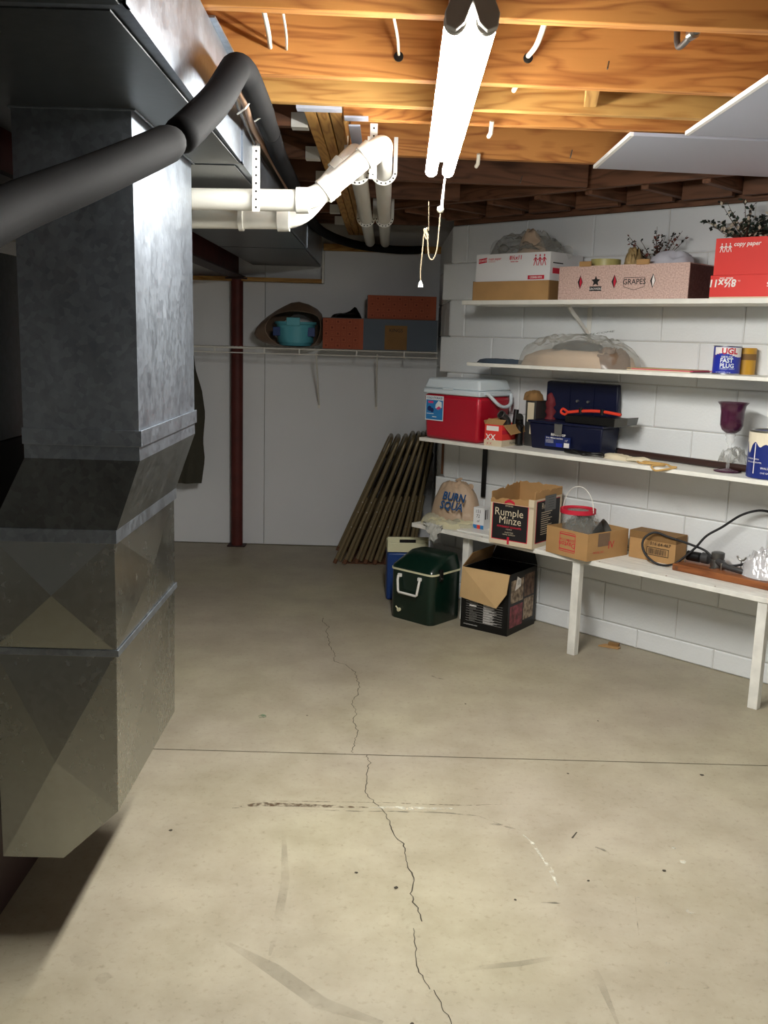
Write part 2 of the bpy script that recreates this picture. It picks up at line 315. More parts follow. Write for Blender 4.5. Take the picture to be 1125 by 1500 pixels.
strip('scrape_mark', [(340, 1184), (380, 1178), (450, 1180), (540, 1183)], .030, 'stain_brown')
strip('scrape_mark', [(345, 1174), (440, 1174), (560, 1176), (680, 1180), (770, 1178)], .005, 'stain_brown', .0008, jag=.003)
strip('scrape_mark', [(440, 1186), (540, 1189), (640, 1190), (700, 1195), (755, 1217)], .010, 'stain_dark', .001, jag=.003)
strip('scrape_mark', [(540, 1183), (600, 1184), (665, 1185)], .022, 'stain_white', .0011)
strip('scrape_mark', [(715, 1207), (735, 1209), (762, 1217)], .018, 'stain_dark', .0012)
strip('paint_scratch', [(765, 1222), (780, 1235), (800, 1265), (818, 1300)], .012, 'stain_white')
strip('paint_scratch', [(793, 1255), (807, 1275), (815, 1295)], .02, 'stain_white', .0008)
strip('dark_scuff', [(872, 1241), (882, 1244), (892, 1250)], .02, 'stain_dark')
strip('dark_scuff', [(838, 1228), (845, 1219)], .01, 'crack'); strip('dark_scuff', [(793, 1322), (815, 1323), (835, 1326)], .012, 'stain_dark')
strip('dark_scuff', [(632, 990), (640, 993), (652, 996)], .024, 'stain_dark'); strip('dark_scuff', [(931, 1315), (932, 1340), (936, 1370)], .004, 'stain_dark')
strip('wide_smudge', [(415, 1200), (418, 1290), (405, 1360), (395, 1400)], .03, 'stain_soft')
strip('wide_smudge', [(630, 1425), (760, 1412), (860, 1395)], .04, 'stain_soft'); strip('wide_smudge', [(860, 1395), (880, 1440), (905, 1500)], .03, 'stain_soft')
strip('wide_smudge', [(330, 1380), (400, 1420), (470, 1470), (560, 1500)], .07, 'stain_soft', .0009)
for i, (x, y, r, m) in enumerate([(384, 1049, .017, 'stain_green'), (250, 1216, .006, 'crack'), (125, 1402, .03, 'stain_soft'), (150, 1432, .018, 'stain_soft'), (978, 1410, .005, 'stain_white'), (1010, 1335, .012, 'stain_white'),
        (936, 1316, .007, 'stain_white'), (1000, 1262, .01, 'stain_white'), (987, 1242, .006, 'stain_white'), (862, 1290, .004, 'crack'), (755, 1318, .004, 'crack'), (832, 1133, .004, 'crack'), (1028, 1135, .007, 'crack'),
        (973, 1275, .006, 'crack'), (580, 1300, .006, 'crack'), (522, 1278, .005, 'crack'), (1032, 1445, .009, 'stain_dark'), (876, 1056, .004, 'crack'), (682, 1031, .004, 'crack'), (603, 1500, .005, 'crack'), (450, 1048, .004, 'crack')]):
    p = PZ(x, y, .0007+.00003*i); mb = MB(); n = 12
    mb.add([p]+[p+Vector((math.cos(a)*r*(.7+.6*rnd.random()), math.sin(a)*r*(.7+.6*rnd.random()), 0)) for a in [6.283*k/n for k in range(n)]], [(0, k+1, (k+1) % n+1) for k in range(n)])
    mb.build('floor_spot', m, floor)

BACK = 6.45
wb = MB().box((-3, BACK+.014, 0), (.6, BACK+.15, 2.3)).build('wall_back', 'mortar'); tag(wb, kind='structure')
for x0, x1 in ((-3, -2.005), (-2.0, -.8025), (-.7985, .365)): bx('panel', (x0, BACK, .006), (x1, BACK+.012, 1.975), 'panel_paint', wb)
bx('top_plate', (-.42, BACK-.02, 1.977), (.36, BACK+.013, 2.02), 'fir_pale', wb)
bx('nailer_board', (-1.9, 6.37, 1.765), (-.425, 6.446, 1.79), 'fir_pale', wb); bx('opening_trim', (-.424, 6.37, 1.765), (-.412, 6.446, 1.965), 'white_metal', wb)
# corner side wall and the block wall standing at 45 degrees
blk_mesh = {}
def block(L, Hh, parent, mtx):
    key = (round(L, 3), round(Hh, 3))
    if key not in blk_mesh:
        c = .005; D = .05; mb = MB()
        o = [(0, 0), (L, 0), (L, Hh), (0, Hh)]; i_ = [(c, c), (L-c, c), (L-c, Hh-c), (c, Hh-c)]
        vs = [(x, D, z) for x, z in o]+[(x, c*.8, z) for x, z in o]+[(x, 0, z) for x, z in i_]
        fs = [(0, 1, 5, 4), (1, 2, 6, 5), (2, 3, 7, 6), (3, 0, 4, 7), (4, 5, 9, 8), (5, 6, 10, 9), (6, 7, 11, 10), (7, 4, 8, 11), (8, 9, 10, 11), (3, 2, 1, 0)]
        mb.add(vs, fs); o_ = mb.build('block', 'wall_paint'); blk_mesh[key] = o_.data; bpy.data.objects.remove(o_)
    b = bpy.data.objects.new('block', blk_mesh[key]); COL.objects.link(b); b.parent = parent; b.matrix_local = mtx; return b
MW = Matrix.Translation(W0) @ Matrix.Rotation(R(-45), 4, 'Z')
MBW = MB().box((-.02, .007, 0), (2.9, .19, 2.024)); wr = MBW.build('wall_right', 'mortar'); wr.matrix_local = MW; tag(wr, kind='structure')
for k in range(-1, 10):
    z0 = max(0, .094+.193*k); z1 = .094+.193*(k+1); ty = .079 if k % 2 else .272
    edges = [-.03 if k % 2 else -.09]; e = ty
    while e < 2.9: edges.append(e); e += .386
    edges.append(2.9)
    for a, b in zip(edges, edges[1:]):
        if b-a < .03: continue
        block(b-a-.004, z1-z0-.004, wr, Matrix.Translation((a+.002, rnd.uniform(-.0012, .0012), z0+.002)))
ws = MB().box((.352, 5.3, 0), (.52, 6.46, 2.024)).build('wall_side', 'mortar'); tag(ws, kind='structure')
for k in range(-1, 10):
    z0 = max(0, .094+.193*k); z1 = .094+.193*(k+1); e = BACK+.004; ln = .386 if k % 2 else .193
    while e > 5.33:
        a = max(5.31, e-ln); block(e-a-.004, z1-z0-.004, ws, Matrix.Translation((.345, e-.002, z0+.002)) @ Matrix.Rotation(R(-90), 4, 'Z')); e = a; ln = .386
        if e <= 5.32: break
far = WP(2.9, 0)
for nm, a, b in (('wall_east', (far.x, -2.6, 0), (far.x+.15, far.y+.02, 2.024)), ('wall_west', (-3.1, -2.6, 0), (-3, 6.6, 2.3)), ('wall_front', (-3, -2.7, 0), (4, -2.6, 2.3))):
    tag(bx(nm, a, b, 'wall_paint'), kind='structure')
# ------------------------------------------------------------------ ceiling
JZ = 2.075
ceil = MB().box((-3.1, -2.7, 2.305), (4, 7.2, 2.33)).build('ceiling', 'plywood'); tag(ceil, kind='structure')
def beam_d(s): return WP(s, .36, JZ)
slope = .045
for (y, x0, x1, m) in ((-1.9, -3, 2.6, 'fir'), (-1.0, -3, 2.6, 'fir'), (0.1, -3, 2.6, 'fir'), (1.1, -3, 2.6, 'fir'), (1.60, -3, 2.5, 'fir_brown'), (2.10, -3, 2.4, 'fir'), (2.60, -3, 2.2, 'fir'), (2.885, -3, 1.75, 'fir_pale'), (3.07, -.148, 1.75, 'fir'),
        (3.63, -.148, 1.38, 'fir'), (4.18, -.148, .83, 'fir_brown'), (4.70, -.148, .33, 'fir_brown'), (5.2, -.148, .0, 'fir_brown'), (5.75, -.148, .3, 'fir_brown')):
    yy = lambda x: y+slope*x
    plank('joist', (x0, yy(x0), JZ), (x1, yy(x1), JZ), .036, .225, m, ceil)
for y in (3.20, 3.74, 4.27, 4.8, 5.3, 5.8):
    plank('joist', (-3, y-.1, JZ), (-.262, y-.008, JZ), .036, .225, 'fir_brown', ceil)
    hg = MB(); hg.box((-.315, y-.032, JZ-.004), (-.262, y+.014, JZ-.001)); hg.box((-.315, y-.034, JZ-.004), (-.262, y-.031, JZ+.04)); hg.box((-.315, y+.013, JZ-.004), (-.262, y+.016, JZ+.04))
    hg.build('joist_hanger', 'white_metal', ceil)
for i, x in enumerate((-.242, -.205, -.167)): plank('trimmer', (x, 2.925, JZ), (x, 6.4, JZ), .034, .225, 'fir_pale', ceil)
hg = MB(); hg.box((-.275, 2.905, JZ-.006), (-.145, 2.945, JZ-.001)); hg.box((-.275, 2.90, JZ-.006), (-.145, 2.905, JZ+.012)); hg.build('beam_hanger', 'drywall', ceil)
st = MB(); st.box((-.142, 3.0, JZ-.006), (-.07, 3.05, JZ-.001)); st.box((-.13, 3.05, JZ-.02), (-.095, 3.6, JZ-.015)); st.build('steel_strap', 'drywall', ceil)
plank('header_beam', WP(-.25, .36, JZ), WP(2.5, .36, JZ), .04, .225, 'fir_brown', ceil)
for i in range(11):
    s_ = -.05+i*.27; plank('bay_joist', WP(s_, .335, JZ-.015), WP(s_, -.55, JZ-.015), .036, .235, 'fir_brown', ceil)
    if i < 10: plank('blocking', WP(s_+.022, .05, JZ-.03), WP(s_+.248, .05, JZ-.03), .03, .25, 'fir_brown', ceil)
pb = PZ(860, 150, JZ); plank('blocking', (pb.x-.005, 2.66, JZ+.012), (pb.x+.03, 2.868, JZ+.012), .036, .2, 'fir_pale', ceil)
plank('sill_plate', WP(-.03, -.07, 2.026), WP(2.8, -.07, 2.026), .13, .032, 'fir_brown', ceil)
# white sheets screwed under the joists
for lab, pts in (('lower nearly horizontal white ceiling board beyond the diagonal one', [(.745, 3.10), (1.9, 3.16), (1.9, 3.80), (.755, 3.675)]), ('upper white ceiling board with a bright cut edge, nearest the camera', [(.905, 2.43), (1.9, 2.5), (1.9, 3.115), (.905, 3.07)])):
    t = thing('ceiling_board', lab, 'board', (pts[0][0], pts[0][1], JZ-.015))
    o = Vector((pts[0][0], pts[0][1], JZ-.015))
    MB().prism([Vector((x, y, JZ-.014))-o for x, y in pts], (0, 0, .011)).build('sheet', 'drywall', t)
    a, b = Vector((*pts[0], JZ-.0145))-o, Vector((*pts[3], JZ-.0145))-o
    tag(MB().hexa([a+Vector((-.012, 0, 0)), a, b, b+Vector((-.012, 0, 0))], [a+Vector((-.012, 0, .012)), a+Vector((0, 0, .012)), b+Vector((0, 0, .012)), b+Vector((-.012, 0, .012))]).build('cut_edge', 'cut_edge', t), 'bright white cut edge')

# ================================================================== DUCTWORK
def panel(mb, q, k=.006):   # a sheet with a pressed cross: 4 corners, raised centre
    q = [Vector(p) for p in q]; n = (q[1]-q[0]).cross(q[3]-q[0]).normalized(); c = sum(q, Vector())/4+n*k
    mb.add(q+[c], [(0, 1, 4), (1, 2, 4), (2, 3, 4), (3, 0, 4)])
def duct(parent, name, lo, hi, m, k=.005):
    mb = MB(); lo = [Vector(p) for p in lo]; hi = [Vector(p) for p in hi]
    for i in range(4):
        j = (i+1) % 4; panel(mb, (lo[i], lo[j], hi[j], hi[i]), k)
    mb.add(lo, [(3, 2, 1, 0)]); mb.add(hi, [(0, 1, 2, 3)]); return mb.build(name, m, parent)
duo = thing('duct_drop', 'square galvanized furnace duct dropping from the overhead trunk, offset in the middle', 'duct', (-.65, 2.3, .225))
O = Vector((-.65, 2.3, .225))
def ring(x0, x1, y0, y1, z): return [Vector(p)-O for p in ((x0, y0, z), (x1, y0, z), (x1, y1, z), (x0, y1, z))]
YF, YB = 2.03, 2.63
duct(duo, 'upper_section', ring(-.765, -.519, YF, YB, 1.2), ring(-.765, -.523, YF, YB, 1.868), 'galvanized', .004)
duct(duo, 'neck', ring(-.765, -.518, YF, YB, 1.155), ring(-.765, -.519, YF, YB, 1.2), 'galvanized', 0)
duct(duo, 'offset_section', ring(-.85, -.577, YF, YB-.005, .985), ring(-.765, -.518, YF, YB, 1.155), 'galvanized_old_and_shade', 0)
duct(duo, 'middle_section', ring(-.85, -.577, YF, YB-.005, .725), ring(-.85, -.577, YF, YB-.005, .985), 'galvanized_shiny', .014)
# boot with a cut corner
pr = [(-.85, .225), (-.71, .225), (-.582, .345), (-.578, .725), (-.85, .725)]
mb = MB(); cf = Vector((-.715, YF-.02, .47))-O; cb = Vector((-.715, YB, .47))-O
a = [Vector((x, YF, z))-O for x, z in pr]; b = [Vector((x, YB-.005, z))-O for x, z in pr]
mb.add(a+[cf], [(i, (i+1) % 5, 5) for i in range(5)]); mb.add(b, [(4, 3, 2, 1, 0)])
for i in range(5):
    j = (i+1) % 5; panel(mb, (b[i], b[j], a[j], a[i]) if 0 else (a[j], a[i], b[i], b[j]), -.01)
mb.build('boot', 'galvanized_shiny', duo)
for z, x0, x1, hh, nm in ((1.185, -.767, -.515, .035, 'seam_band'), (.972, -.853, -.573, .03, 'seam_band'), (.715, -.853, -.574, .016, 'seam_band'), (1.862, -.77, -.516, .01, 'collar')):
    mb = MB()
    for A, B in (((x0, YF-.003, z), (x1, YF, z+hh)), ((x1-.002, YF-.003, z), (x1+.002, YB+.002, z+hh)), ((x0-.002, YF, z), (x0+.001, YB+.002, z+hh))): mb.box(Vector(A)-O, Vector(B)-O)
    tag(mb.build(nm, 'galvanized', duo, bevel=.001), 'folded drive cleat around the duct')
tr = thing('overhead_duct', 'long galvanized trunk duct hanging overhead under the joists', 'duct', (-.62, 3.9, 1.872))
O2 = Vector((-.62, 3.9, 1.872)); T0, T1 = 1.872, 2.07
segs = [(-2.3, -.28), (.2, -.345), (1.42, -.372), (2.64, -.392), (3.86, -.41), (5.08, -.418), (6.36, -.428)]
for (ya, xa), (yb, xb) in zip(segs, segs[1:]):
    duct(tr, 'trunk_section', [Vector(p)-O2 for p in ((-.87, ya, T0), (xa, ya, T0), (xb, yb, T0), (-.87, yb, T0))], [Vector(p)-O2 for p in ((-.87, ya, T1), (xa, ya, T1), (xb, yb, T1), (-.87, yb, T1))], 'galvanized', .003)
    bx('underside_shade', Vector((-.868, ya+.013, T0-.0062))-O2, Vector((min(xa, xb)-.004, yb-.013, T0-.0035))-O2, 'galvanized_old_and_shade', tr)  # added sheet; its darker colour stands in for shade under the trunk
    if yb < 6: MB().box(Vector((-.873, yb-.012, T0-.004))-O2, Vector((xb+.004, yb+.012, T0+.001))-O2).box(Vector((xb-.001, yb-.012, T0-.004))-O2, Vector((xb+.005, yb+.012, T1))-O2).build('drive_cleat', 'galvanized', tr)
MB().box(Vector((-.86, 2.13, T1+.001))-O2, Vector((-.372, 2.57, T1+.006))-O2).build('panning_sheet', 'galvanized', tr)
MB().box(Vector((-.5, 2.0, 1.869))-O2, Vector((-.49, 2.66, 1.872))-O2).build('mounting_flange', 'galvanized_old_and_shade', tr)
# furnace just beyond the left edge of the frame
fu = thing('furnace_cabinet', 'dark brown furnace cabinet at the left edge behind the duct', 'furnace', (-1.4, 2.35, 0))
bx('cabinet', (-.35, -.3, 0), (.49, .42, 1.16), 'red_iron_dark', fu, .004); bx('access_panel', (-.3, -.308, .08), (.45, -.3, .6), 'dark_grey', fu, .002); bx('access_panel', (-.3, -.308, .64), (.45, -.3, 1.1), 'dark_grey', fu, .002)
bx('upper_plenum', (-.35, -.28, 1.162), (.49, .40, 1.6), 'galvanized_old_and_shade', fu)

# ------------------------------------------------------------------ column and beam
c = thing('steel_column', 'dark red steel column standing against the white back wall', 'column', (-.978, 6.395, 0))
MB().lathe([(.04, .008), (.04, 1.775)], 24).build('shaft', 'red_iron', c, smooth=40)
MB().box((-.06, -.045, 0), (.06, .045, .008)).build('base_plate', 'red_iron_dark', c); MB().box((-.07, -.045, 1.775), (.07, .045, 1.785)).build('cap_plate', 'red_iron_dark', c)
bm_ = thing('steel_beam', 'dark red steel girder running beside the overhead duct above the column', 'beam', (-.978, 4.2, 1.787))
MB().box((-.05, -6, 0), (.05, 2.24, .01)).build('bottom_flange', 'red_iron_dark', bm_); MB().box((-.004, -6, .01), (.004, 2.24, .275)).build('web', 'red_iron', bm_); MB().box((-.05, -6, .275), (.05, 2.24, .285)).build('top_flange', 'red_iron_dark', bm_)

# ------------------------------------------------------------------ insulated line and pipes
ln = thing('insulated_line', 'thick black foam covered refrigerant line crossing in front of the duct', 'pipe', PY(258, 212, 1.6)); OL = ln.location.copy()
def rel(ps, o): return [Vector(p)-o for p in ps]
pa = [PY(-60, 345, 1.0), PY(30, 302, 1.15), PY(130, 262, 1.32), PY(215, 225, 1.5), PY(257, 205, 1.6)]
sp = smoothpath(pa); MB().tube(rel(sp, OL), [.029]*(len(sp)-3)+[.027, .024, .018], 18).build('foam_sleeve', 'foam', ln, smooth=60)
pa = [PY(258, 205, 1.605), PY(285, 180, 1.68), PY(318, 145, 1.80), PY(338, 112, 1.92), PY(346, 100, 1.99), PY(356, 105, 2.08), PY(367, 125, 2.2), PY(383, 160, 2.5), PY(397, 195, 2.8)]
sp = smoothpath(pa); MB().tube(rel(sp, OL), [.018, .026]+[.029]*(len(sp)-9)+[.028, .027, .026, .026, .026, .026, .025], 18).build('foam_sleeve', 'foam', ln, smooth=60)
pa = [PY(397, 195, 2.8), PY(408, 228, 3.1), PY(425, 262, 3.6), PY(443, 300, 4.3), PY(470, 338, 5.6), PY(520, 358, 6.28), PY(580, 366, 6.36), PY(622, 366, 6.36)]
sp = smoothpath(pa); MB().tube(rel(sp, OL), .026, 16).build('foam_sleeve', 'foam', ln, smooth=60)
p_ = PY(260, 219, 1.585)-OL; MB().lathe([(.0, -.004), (.006, 0), (.0, .006)], 10, c=p_).build('joint_sealant', 'insulation', ln, smooth=180)
pa = [PY(348, 130, 2.12), PY(360, 155, 2.3), PY(372, 190, 2.7), PY(395, 230, 3.1), PY(412, 260, 3.5), PY(440, 310, 4.3)]
t = thing('copper_line', 'thin tan refrigerant tube strapped beside the black foam line', 'pipe', pa[0]); MB().tube(rel(smoothpath(pa), pa[0]), .008, 10).build('tube', 'tan_tube', t, smooth=60)
for p in (PY(362, 150, 2.28), PY(386, 162, 2.48)): MB().tube([p-pa[0]+Vector((-.02, -.012, -.028)), p-pa[0]+Vector((.0, -.03, -.02)), p-pa[0]+Vector((.022, -.024, .01))], .0022, 6).build('cable_tie', 'white_plastic', t)
pa = [PY(343, 140, 2.15), PY(352, 165, 2.35), PY(366, 195, 2.7), PY(385, 235, 3.1), PY(404, 270, 3.6), PY(428, 310, 4.3)]
tag(MB().tube(smoothpath(pa), .0035, 8).build('control_wire', 'black_rubber', smooth=60), 'thin black wire running along the duct left of the tan tube', 'wire')
def pvc(pts, lab, rr=.031, cups=(), y0=0):
    t = thing('pvc_pipe', lab, 'pipe', pts[0]); o = Vector(pts[0]); P = [Vector(p) for p in pts]; out = [P[0]]
    for i in range(1, len(P)-1):
        a = (P[i-1]-P[i]).normalized(); b = (P[i+1]-P[i]).normalized(); k = .055
        for q in range(7):
            u = q/6; out.append((P[i]+a*k).lerp(P[i], u).lerp(P[i].lerp(P[i]+b*k, u), u))
    out.append(P[-1]); MB().tube(rel(out, o), rr, 24).build('pipe_run', 'pvc', t, smooth=50)
    for (i, u, ln_) in cups:
        a, b = P[i], P[i+1]; c = a.lerp(b, u); d = (b-a).normalized()*ln_/2
        MB().tube(rel([c-d*1.25, c+d*1.25], o), rr+.0065, 24).build('coupling', 'pvc', t, smooth=50, bevel=.001)
    return t, o
A = [PY(250, 291, 2.9), PY(458, 294, 2.9), PY(563, 207, 2.93)]; A.append(Vector((-.010, 3.02, 2.025))); A[2] = PY(560, 210, 2.93); A[3] = Vector((A[2].x+.006, 6.43, 2.03))
t1, o1 = pvc(A, 'front white plastic vent pipe with elbows, turning back along the joists', cups=((0, .93, .03), (1, .22, .03), (1, .80, .03)))
Bp = [PY(250, 319, 3.05), PY(438, 321, 3.05), PY(520, 222, 3.07)]; Bp.append(Vector((Bp[2].x-.008, 6.43, 2.03)))
t2, o2 = pvc(Bp, 'rear white plastic vent pipe, partly hidden behind the front one', cups=((0, .88, .03), (1, .75, .03), (0, .55, .012)))
def strap(p, x, y, z, r=.033):
    mb = MB(); n = 14; k_ = .0135; th = .0025; o = p.location
    ang = [math.pi+math.pi*i/n for i in range(n+1)]
    for a0, a1 in zip(ang, ang[1:]):
        q = lambda a, rr_, yy_: Vector((x+rr_*math.cos(a), yy_, z+rr_*math.sin(a)))-o
        mb.hexa([q(a0, r, y-th), q(a1, r, y-th), q(a1, r, y+th), q(a0, r, y+th)], [q(a0, r+k_, y-th), q(a1, r+k_, y-th), q(a1, r+k_, y+th), q(a0, r+k_, y+th)])
    for sg in (-1, 1):
        xa, xb = sorted((x+sg*r, x+sg*(r+k_))); mb.box(Vector((xa, y-th, z))-o, Vector((xb, y+th, JZ+.03))-o)
    s_ = mb.build('hanger_strap', 'white_metal', p); dots = MB()
    for i in range(8):
        a = math.pi*(1.06+.88*i/7); c = Vector((x+(r+k_/2)*math.cos(a), y, z+(r+k_/2)*math.sin(a)))-o; dots.tube([c+Vector((0, -th, 0)), c+Vector((0, -th-.0006, 0))], .0032, 8)
    tag(dots.build('strap_hole', 'black', s_), kind='stuff')
for yy in (3.45, 4.9):
    strap(t1, A[2].x+.003, yy, A[2].z+(2.03-A[2].z)*(yy-2.93)/3.5); strap(t2, Bp[2].x-.004, yy, Bp[2].z+(2.03-Bp[2].z)*(yy-3.07)/3.4)
for (x, y0_, y1_, Yv, lab) in ((375, 206, 310, 2.86, 'perforated white strap hanging in front of the duct holding the pipes'), (546, 181, 262, 3.0, 'perforated white strap nailed to the joist above the pipe elbow')):
    a, b = PY(x, y0_, Yv), PY(x, y1_, Yv); a.z = min(a.z, JZ+.1)
    t = thing('perforated_strap', lab, 'strap', b); MB().box((-.011, -.001, 0), (.011, .001, a.z-b.z)).build('band', 'white_metal', t)
    mb = MB(); n = int((a.z-b.z)/.022)
    for i in range(n): mb.tube([(0, -.0012, .012+i*.022), (0, -.0018, .012+i*.022)], .003, 8)
    tag(mb.build('punched_hole', 'black', t), kind='stuff')

# ------------------------------------------------------------------ the lamp
la = PZ(690, 34, 1.945); lb = PZ(644, 251, 1.945); dl = (lb-la); LL = dl.length
lamp = thing('tube_lamp', 'two-tube fluorescent ceiling lamp glowing under the joists', 'lamp', (la+lb)/2, math.degrees(math.atan2(dl.y, dl.x)))
bx('housing', (-LL/2-.03, -.033, .028), (LL/2, .033, .085), 'white_metal', lamp, .002)
for s_ in (-1, 1):
    tb = MB().tube([(-LL/2, s_*.026, 0), (LL/2, s_*.026, 0)], .018, 28)
    for i_, f_ in enumerate(tb.f):
        if len(f_) == 4 and sum(tb.v[q].z for q in f_)/4 > .001: tb.m[i_] = 1
    tb.build('tube', ['tube_glow', 'tube_glow_top'], lamp, smooth=60)
    MB().tube([(-LL/2-.012, s_*.026, 0), (-LL/2+.006, s_*.026, 0)], .0195, 20).build('socket', 'lamp_end', lamp, smooth=60, bevel=.003)
MB().prism([(-LL/2-.034, y_, z_) for y_, z_ in ((-.033, .128), (.033, .128), (.033, .034), (.045, .006), (.042, -.014), (.026, -.02), (.012, -.008), (0, .026), (-.012, -.008), (-.026, -.02), (-.042, -.014), (-.045, .006), (-.033, .034))], (.018, 0, 0)).build('end_cap', 'lamp_end', lamp, bevel=.002)
for x in (-.35, .35): bx('hanger_bar', (x, -.01, .085), (x+.02, .01, JZ-1.946), 'steel', lamp)
Yc = 3.08
cp = [PY(653, 248, Yc), PY(650, 275, Yc), PY(647, 303, Yc)]
cord = thing('pull_cord', 'lamp pull chain with a knot and a looped tan string hanging down', 'cord', cp[0]); oc = cp[0]
MB().tube(rel(cp, oc), [.002, .003, .0045], 8).build('pull_rod', 'white_plastic', cord)
MB().lathe([(0, -.012), (.009, -.008), (.011, 0), (.009, .008), (0, .012)], 12, c=PY(645, 307, Yc)-oc).build('knot', 'white_string', cord, smooth=180)
loop = [PY(645, 312, Yc), PY(643, 335, Yc), PY(640, 365, Yc), PY(634, 380, Yc), PY(628, 375, Yc), PY(626, 350, Yc), PY(623, 338, Yc), PY(626, 334, Yc), PY(621, 344, Yc), PY(619, 365, Yc), PY(616, 395, Yc), PY(616, 412, Yc)]
MB().tube(rel(smoothpath(loop, 5), oc), .0022, 7).build('string', 'tan_string', cord, smooth=180)
MB().tube([PY(628, 295, Yc)-oc, PY(628, 338, Yc)-oc], .0007, 5).build('thin_line', 'tan_string', cord)
kn = MB()
for i in range(4): kn.tube(smoothpath([PY(624+3*math.cos(q+i), 343+8*math.sin(q*1.3+i), Yc+.004*i)-oc for q in range(0, 6)], 4), .002, 6)
kn.build('tangle', 'tan_string', cord, smooth=180)
MB().lathe([(.008, -.012), (.006, 0), (.002, .008)], 12, c=PY(616, 415, Yc)-oc).build('pull_bell', 'white_plastic', cord, smooth=60)
# cables through the joists
for i, (p0, p1, lab, r_) in enumerate((((382, -6), (396, 72), 'leftmost white cable hanging out of a joist hole', .0055), ((412, 0), (420, 75), 'thin twisted white wire at the joist right of the leftmost cable', .003), ((574, 5), (584, 82), 'thin white cable against the joist left of the lamp', .0035), ((800, 25), (774, 84), 'thick white cable slanting to the joist right of the lamp', .0065))):
    a = PY(p0[0], p0[1], 2.16); b = PY(p1[0], p1[1], 2.57); mid = a.lerp(b, .55)+Vector((.004, 0, -.006))
    tag(MB().tube(smoothpath([a+Vector((0, -.04, .05)), a, mid, b+Vector((0, 0, .004)), b+Vector((.002, .03, .01))]), r_, 10).build('electrical_cable', 'cable_white', smooth=60), lab, 'cable')
    MB().tube([b+Vector((0, .003, .0)), b+Vector((0, .009, .0))], .012, 14).build('drilled_hole', 'black', ceil)
for i, (x, y, Y, lab) in enumerate(((756, 127, 2.82, 'short cable stub below the third joist right of the lamp'), (719, 195, 3.05, 'cable stub on the fourth joist right of the lamp'), (700, 240, 3.6, 'cable stub in the shadowed bay right of the lamp end'))):
    b = PY(x, y, Y); tag(MB().tube([b+Vector((0, -.02, .03)), b, b+Vector((-.004, .02, -.006))], .007, 10).build('electrical_cable', 'cable_white', smooth=60), lab, 'cable')
hk = [PY(1058, -10, 2.13), PY(1055, 12, 2.15), PY(1046, 26, 2.2), PY(1020, 46, 2.3), PY(997, 68, 2.42), PY(992, 62, 2.44), PY(992, 44, 2.46)]
t = thing('conduit_hook', 'bent metal conduit end at the top right joist', 'conduit', hk[3]); MB().tube(rel(smoothpath(hk, 6), hk[3]), .0075, 12).build('bent_rod', 'metal_grey', t, smooth=60)
MB().tube(rel([PY(1018, 47, 2.3), PY(1012, 51, 2.32)], hk[3]), .013, 12).build('collar', 'steel', t, smooth=60)
for (x, y, Y) in ((892, 90, 2.585), (838, 220, 3.08), (765, 258, 3.62)):
    b = PY(x, y, Y); tag(MB().tube([b, b+Vector((-.012, -.045, -.03))], .002, 6).build('bent_nail', 'metal_grey', ceil), 'bent nail')

# ================================================================== BACK WALL SHELF
sh = thing('wire_shelf', 'white wire shelf fixed across the back wall', 'shelf', (-.7, 6.27, 1.33))
for y, z, nm in ((6.10, .013, 'front_rail'), (6.098, -.02, 'lip_rail'), (6.43, .013, 'rear_rail'), (6.26, .005, 'middle_rail')):
    MB().tube([(-2.2, y-6.27, z), (1.03, y-6.27, z)], .0035 if nm != 'middle_rail' else .0025, 8).build(nm, 'white_metal', sh, smooth=60)
mb = MB()
for i in range(127): mb.tube([(-2.2+i*.0254, -.17, .0165), (-2.2+i*.0254, .162, .0165)], .0014, 5)
tag(mb.build('deck_wire', 'white_metal', sh), kind='stuff')
for x in (-1.2, -.375, -.06, .16, .52, .82): bx('lip_tie', (x-.004, -.174, -.02), (x+.004, -.168, .013), 'white_metal', sh)
for x in (.265, .65):
    mb = MB(); mb.tube([(x, -.165, -.01), (x, .172, -.36)], .006, 8); mb.box((x-.008, .166, -.38), (x+.008, .178, -.33)); mb.build('brace', 'white_metal', sh, smooth=50)
ZS = 1.3495
# pattern boxes
def pattern(mb, x0, x1, z0, z1, y, n, mi=1):
    st_ = (z1-z0)/n; nx = int((x1-x0)/st_)
    for i in range(nx):
        for j in range(n):
            cx, cz = x0+(i+.5)*st_, z0+(j+.5)*st_
            for r0, r1 in ((.46, .42), (.25, .21)) if (i+j) % 2 else ((.46, .42), (.16, .0)):
                r0 *= st_; r1 *= st_
                if r1 == 0: rect(mb, cx-r0, cz-r0, cx+r0, cz+r0, mi, y); continue
                for q in ((-r0, r1, r0, r0), (-r0, -r0, r0, -r1), (-r0, -r1, -r1, r1), (r1, -r1, r0, r1)): rect(mb, cx+q[0], cz+q[1], cx+q[2], cz+q[3], mi, y)
t = thing('storage_box', 'long box on the wire shelf, half orange pattern, half grey', 'box', (-.396, 6.105, ZS))
bx('carton', (0, 0, 0), (.72, .3, .192), 'slate', t, .002)
mb = MB(); rect(mb, .001, .001, .255, .19, 0, -.0006); pattern(mb, .003, .25, .003, .188, -.0012, 5); mb.build('patterned_wrap', ['orange_print', 'orange_line'], t)
mb = MB(); rect(mb, .39, .005, .53, .155, 0, -.0006); mb.text('KINGS', .03, fr(.46, .115, -.0012), 1, 'CENTER'); mb.build('paper_label', ['card_dark', 'print_black'], t)
bx('lid_edge', (-.002, -.002, .19), (.722, .302, .1935), 'dark_grey', t)
t = thing('storage_box', 'upper orange patterned box stacked on the long box on the wire shelf', 'box', (-.118, 6.12, ZS+.194))
